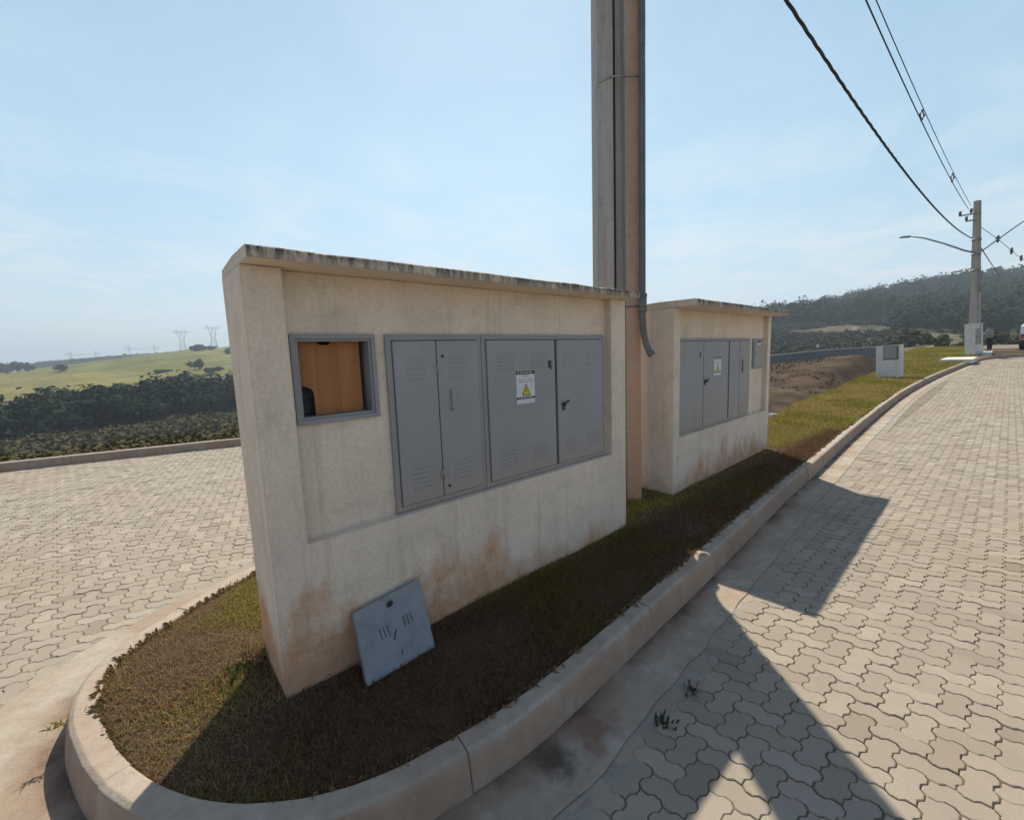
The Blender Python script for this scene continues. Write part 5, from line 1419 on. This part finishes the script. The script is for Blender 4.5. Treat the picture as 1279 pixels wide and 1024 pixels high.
for i, (px, yt, yb2, w, lb) in enumerate([(953, 383, 392, 1.3, 'low spreading skyline tree just above the roof of the middle cabinet'), (967, 377, 388, .8, 'slim upright skyline tree rising from the roof end of the middle cabinet'),
        (979, 377.5, 387, 1.0, 'rounded skyline tree left of a close pair, second clear of the cabinet roof'), (989, 377, 387, 1.1, 'bushy skyline tree between two sky gaps above the scrub slope'),
        (1005, 373.5, 384, 1.05, 'round topped skyline tree after the widest sky gap'), (1013, 376, 384, .9, 'short skyline tree close right of the round topped one'), (1027, 369, 383, .9, 'tallest skyline tree, at the edge where the forest begins')]):
    tree(px, yt, yb2, 432, lb, SK, w, 200 + i)
for i, (px, yt, yb2, lb) in enumerate([(1237, 333.5, 341, 'small crown poking above the forest skyline just right of the far pole'), (1247, 332.5, 340, 'small crown poking above the forest skyline near the right picture edge')]):
    tree(px, yt, yb2, 432, lb, SK, 1.2, 240 + i)
def bush(px, py, r, rad, hgt, label, seed, n_=5):
    b = far(px, py, r); z_ = float(terrain_z(b[0], b[1]))
    # stand it where the sight line meets the slope
    for rr_ in np.arange(170, 470, 2.0):
        q_ = far(px, py, rr_)
        if float(terrain_z(q_[0], q_[1])) >= q_[2]: b = q_; z_ = float(q_[2]); r = rr_; break
    root = empty('bush', (b[0], b[1], z_), 0, label, 'bush', 'bushes dotted over the left hill')
    gg = np.random.default_rng(seed); s = r / 350
    bm = bmesh.new()
    for k in range(3): tube(bm, [(0, 0, -.5), (gg.normal(0, .5) * s, gg.normal(0, .5) * s, hgt * s * .9)], [.22 * s, .08 * s], 6)
    obj('stem', bm, M['bark'], root)
    leafy(root, 'foliage', gg.normal(0, rad * .45 * s, n_), gg.normal(0, rad * .45 * s, n_), hgt * s * gg.uniform(.5, 1.0, n_), np.full(n_, rad * .6 * s), np.full(n_, hgt * .5 * s), 70, seed, DK)
bush(250, 462, 350, 4.2, 5.2, 'taller of the two bushes standing together on the left hill', 301)
bush(262, 466.5, 340, 5.5, 3.0, 'broad flat bush at the right of the pair on the left hill', 302)
bush(254, 437.5, 440, 6.5, 2.6, 'low dark thicket on the crest between the two pylons', 303)
bush(287, 442, 430, 4.0, 3.0, 'bush near the crest close to the left edge of the near cabinet', 304)
bush(77, 464.5, 400, 3.6, 3.4, 'lone bush low on the left hill beneath the plantation', 305)
bush(55, 490, 320, 2.6, 2.0, 'faint small bush on the far left of the grassy hill', 307)
bush(202, 465, 330, 5.0, 1.3, 'wide low thicket in the dip of the left hill', 306)
bush(8, 461, 440, 6.0, 4.0, 'rounded clump at the extreme left of the skyline', 308)
bush(24, 459, 440, 6.0, 4.5, 'broad clump on the left skyline beside the plantation', 309)

# ------------------------------------------------------------------ pylons
def lattice(bm, a0, a1, w0, w1, n_, t):
    """four-legged braced mast between two heights on the z axis of half widths w0, w1"""
    def cor(k, i):
        z = a0 + (a1 - a0) * i / n_; w = w0 + (w1 - w0) * i / n_
        return (w * (1, 1, -1, -1)[k], w * (1, -1, -1, 1)[k], z)
    for k in range(4):
        tube(bm, [cor(k, 0), cor(k, n_)], t, 4)
        for i in range(n_):
            tube(bm, [cor(k, i), cor((k + 1) % 4, i + 1)], t * .6, 4); tube(bm, [cor((k + 1) % 4, i), cor(k, i + 1)], t * .6, 4)
def pylon(px, yt, yb2, r, label, seed):
    b = far(px, yb2, r); t = far(px, yt, r); gz = float(terrain_z(b[0], b[1])) - .5
    H = float(t[2] - gz)
    root = empty('pylon', (b[0], b[1], gz), R(38), label, 'pylon', 'lattice pylons on the left skyline')
    k = r / 560
    bm = bmesh.new(); lattice(bm, 0, H * .62, H * .13, H * .05, 6, .17 * k); obj('tower', bm, M['galv'], root)
    bm = bmesh.new()
    for sx in (-1, 1):
        for sy in (-1, 1):
            tube(bm, [(sx * H * .055, sy * H * .05, H * .62), (sx * H * .12, sy * H * .03, H * .90)], .17 * k, 4); tube(bm, [(sx * H * .055, sy * H * .05, H * .62), (-sx * H * .0, sy * H * .04, H * .90)], .10 * k, 4)
        tube(bm, [(sx * H * .12, 0, H * .88), (sx * H * .12, 0, H)], .15 * k, 4); tube(bm, [(sx * H * .12, 0, H), (sx * H * .2, 0, H * .91)], .1 * k, 4)
    obj('fork', bm, M['galv'], root)
    bm = bmesh.new()
    for zz in (.88, .92): tube(bm, [(-H * .22, 0, H * zz), (H * .22, 0, H * zz)], .15 * k, 4)
    for i in range(8): tube(bm, [(-H * .22 + i * H * .055, 0, H * .88), (-H * .22 + (i + 1) * H * .055, 0, H * .92)], .09 * k, 4)
    obj('cross_arm', bm, M['galv'], root)
pylon(229.5, 411, 438, 620, 'pale lattice pylon on the left skyline, the one farther from the near cabinet', 1)
pylon(268.5, 406, 436, 620, 'pale lattice pylon on the left skyline, the one closer to the near cabinet', 2)
def portal(px0, px1, yt, yb2, r, label):
    a = far(px0, yb2, r); c_ = far(px1, yb2, r); t = far((px0 + px1) / 2, yt, r)
    mid_ = (a + c_) / 2; L = float(np.linalg.norm((c_ - a)[:2])); H = float(t[2] - mid_[2]) + 12
    root = empty('portal_pylon', (mid_[0], mid_[1], mid_[2] - 12), math.atan2((c_ - a)[1], (c_ - a)[0]), label, 'pylon', 'far portal pylons on the left skyline')
    for sx in (-1, 1):
        bm = bmesh.new(); tube(bm, [(sx * L / 2, 0, 0), (sx * L / 2, 0, H)], .42, 5); tube(bm, [(sx * L / 2, 0, H * .9), (sx * L * .8, 0, 0)], .14, 4); obj('mast', bm, M['galv'], root)
    bm = bmesh.new(); tube(bm, [(-L * .72, 0, H * .80), (L * .72, 0, H * .80)], .34, 5)
    for sx in (-1, 1): tube(bm, [(sx * L / 2, 0, H), (sx * L * .72, 0, H * .80)], .2, 4)
    obj('cross_arm', bm, M['galv'], root)
portal(163, 194, 431, 443, 900, 'faint portal pylon on the left skyline left of the lattice pair')
portal(90, 121, 438.5, 449, 900, 'fainter portal pylon above the plantation on the left skyline')

# ------------------------------------------------------------------ air, sun and sky
zmin = float(TZ.min()) - 1.0
bm = bmesh.new(); box(bm, -3300, 3300, -3300, 3300, zmin - 1.0, 130)
hz_m = bpy.data.materials.new('haze_air'); hz_m.use_nodes = True; nt = hz_m.node_tree; nt.nodes.clear()
out = nt.nodes.new('ShaderNodeOutputMaterial'); vol = nt.nodes.new('ShaderNodeVolumePrincipled')
vol.inputs['Color'].default_value = (.72, .86, 1.0, 1); vol.inputs['Density'].default_value = 0.00068; vol.inputs['Anisotropy'].default_value = .15
nt.links.new(vol.outputs[0], out.inputs['Volume'])
HAZE = obj('haze', bm, hz_m); HAZE['kind'] = 'stuff'

SUN_AZ, SUN_EL = R(0.2), R(49.6)
sd3 = Vector((math.sin(SUN_AZ) * math.cos(SUN_EL), math.cos(SUN_AZ) * math.cos(SUN_EL), math.sin(SUN_EL)))
sl_ = bpy.data.lights.new('sun', 'SUN'); sl_.energy = 5.0; sl_.angle = R(.55); sl_.color = (1.0, .90, .745)
so = bpy.data.objects.new('sun', sl_); COL.objects.link(so); so.rotation_euler = sd3.to_track_quat('Z', 'Y').to_euler(); so.location = sd3 * 50

w = bpy.data.worlds.new('World'); scene.world = w; w.use_nodes = True; nt = w.node_tree; nt.nodes.clear()
out = nt.nodes.new('ShaderNodeOutputWorld'); bg = nt.nodes.new('ShaderNodeBackground'); sky = nt.nodes.new('ShaderNodeTexSky')
sky.sky_type = 'NISHITA'; sky.sun_disc = False; sky.sun_elevation = SUN_EL; sky.sun_rotation = SUN_AZ
sky.altitude = 700; sky.air_density = 1.0; sky.dust_density = 0.35; sky.ozone_density = 1.0
tc = nd(nt, 'ShaderNodeTexCoord'); sep = nd(nt, 'ShaderNodeSeparateXYZ'); nt.links.new(tc.outputs['Generated'], sep.inputs[0])
den = math_n(nt, 'ADD', math_n(nt, 'MAXIMUM', sep.outputs[2], 0.0), .10)
cmb = nd(nt, 'ShaderNodeCombineXYZ'); nt.links.new(math_n(nt, 'DIVIDE', sep.outputs[0], den), cmb.inputs[0]); nt.links.new(math_n(nt, 'DIVIDE', sep.outputs[1], den), cmb.inputs[1])
cl = noise(nt, cmb.outputs[0], 1.1, 9, .62, .6); cl2 = noise(nt, cmb.outputs[0], .35, 4, .5)
cf = math_n(nt, 'MULTIPLY', ramp(nt, cl, [(.46, (0,)*3), (.74, (1,)*3)]), ramp(nt, cl2, [(.38, (.12,)*3), (.62, (.8,)*3)]))
low = ramp(nt, sep.outputs[2], [(0.0, (.55,)*3), (.16, (.95,)*3), (.42, (.45,)*3), (.8, (.2,)*3)])
cf = math_n(nt, 'MULTIPLY', cf, low)
cloudcol = mix(nt, 1.0, sky.outputs[0], (1.25, 1.18, 1.08), 'MULTIPLY')
c = mix(nt, cf, sky.outputs[0], cloudcol)
c = mix(nt, cf, c, (6.4, 6.7, 7.0))
c = mix(nt, 1.0, c, (1.0, 1.02, .98), 'MULTIPLY')
# thin bright veil of high cloud on the sunward side of the sky, thinning out overhead and behind
vz = ramp(nt, sep.outputs[2], [(0.0, (.85,)*3), (.35, (.75,)*3), (.62, (.42,)*3), (.85, (.0,)*3)])
vy = ramp(nt, math_n(nt, 'ADD', math_n(nt, 'MULTIPLY', sep.outputs[1], .5), .5), [(.42, (.10,)*3), (.72, (1,)*3)])
wis = ramp(nt, cl2, [(.3, (.82,)*3), (.7, (1.0,)*3)])
veil = math_n(nt, 'MULTIPLY', math_n(nt, 'MULTIPLY', vz, vy), wis)
vcol = ramp(nt, math_n(nt, 'ADD', math_n(nt, 'MULTIPLY', sep.outputs[0], -.5), .5), [(.12, (.385, .60, .74)), (.46, (.55, .775, .90)), (.60, (.55, .775, .90)), (.88, (.44, .65, .80))])
hzn = ramp(nt, sep.outputs[2], [(.0, (1,)*3), (.27, (0,)*3)])
vcol = mix(nt, hzn, vcol, (.67, .74, .785))
vcol = mix(nt, 1.0, vcol, (8.7, 8.7, 8.6), 'MULTIPLY')
c = mix(nt, veil, c, vcol)
cf2 = math_n(nt, 'MULTIPLY', cf, .55)
lw = ramp(nt, sep.outputs[2], [(.02, (.5,)*3), (.10, (1,)*3), (.22, (.55,)*3), (.40, (.12,)*3)])
cn = noise(nt, cmb.outputs[0], 1.6, 10, .66, .8)
wisp = math_n(nt, 'MULTIPLY', math_n(nt, 'MULTIPLY', ramp(nt, cn, [(.46, (0,)*3), (.66, (1,)*3)]), lw), .85)
c = mix(nt, cf2, c, (6.6, 7.2, 7.5))
c = mix(nt, wisp, c, (6.6, 6.9, 7.1))
nt.links.new(c, bg.inputs[0]); bg.inputs[1].default_value = .11
nt.links.new(bg.outputs[0], out.inputs[0])

scene.view_settings.view_transform = 'Standard'; scene.view_settings.look = 'None'
scene.view_settings.exposure = 0.34; scene.view_settings.gamma = 1.0; scene.view_settings.use_curve_mapping = False
scene.cycles.max_bounces = 6; scene.cycles.diffuse_bounces = 4; scene.cycles.volume_bounces = 0
scene.cycles.use_denoising = True
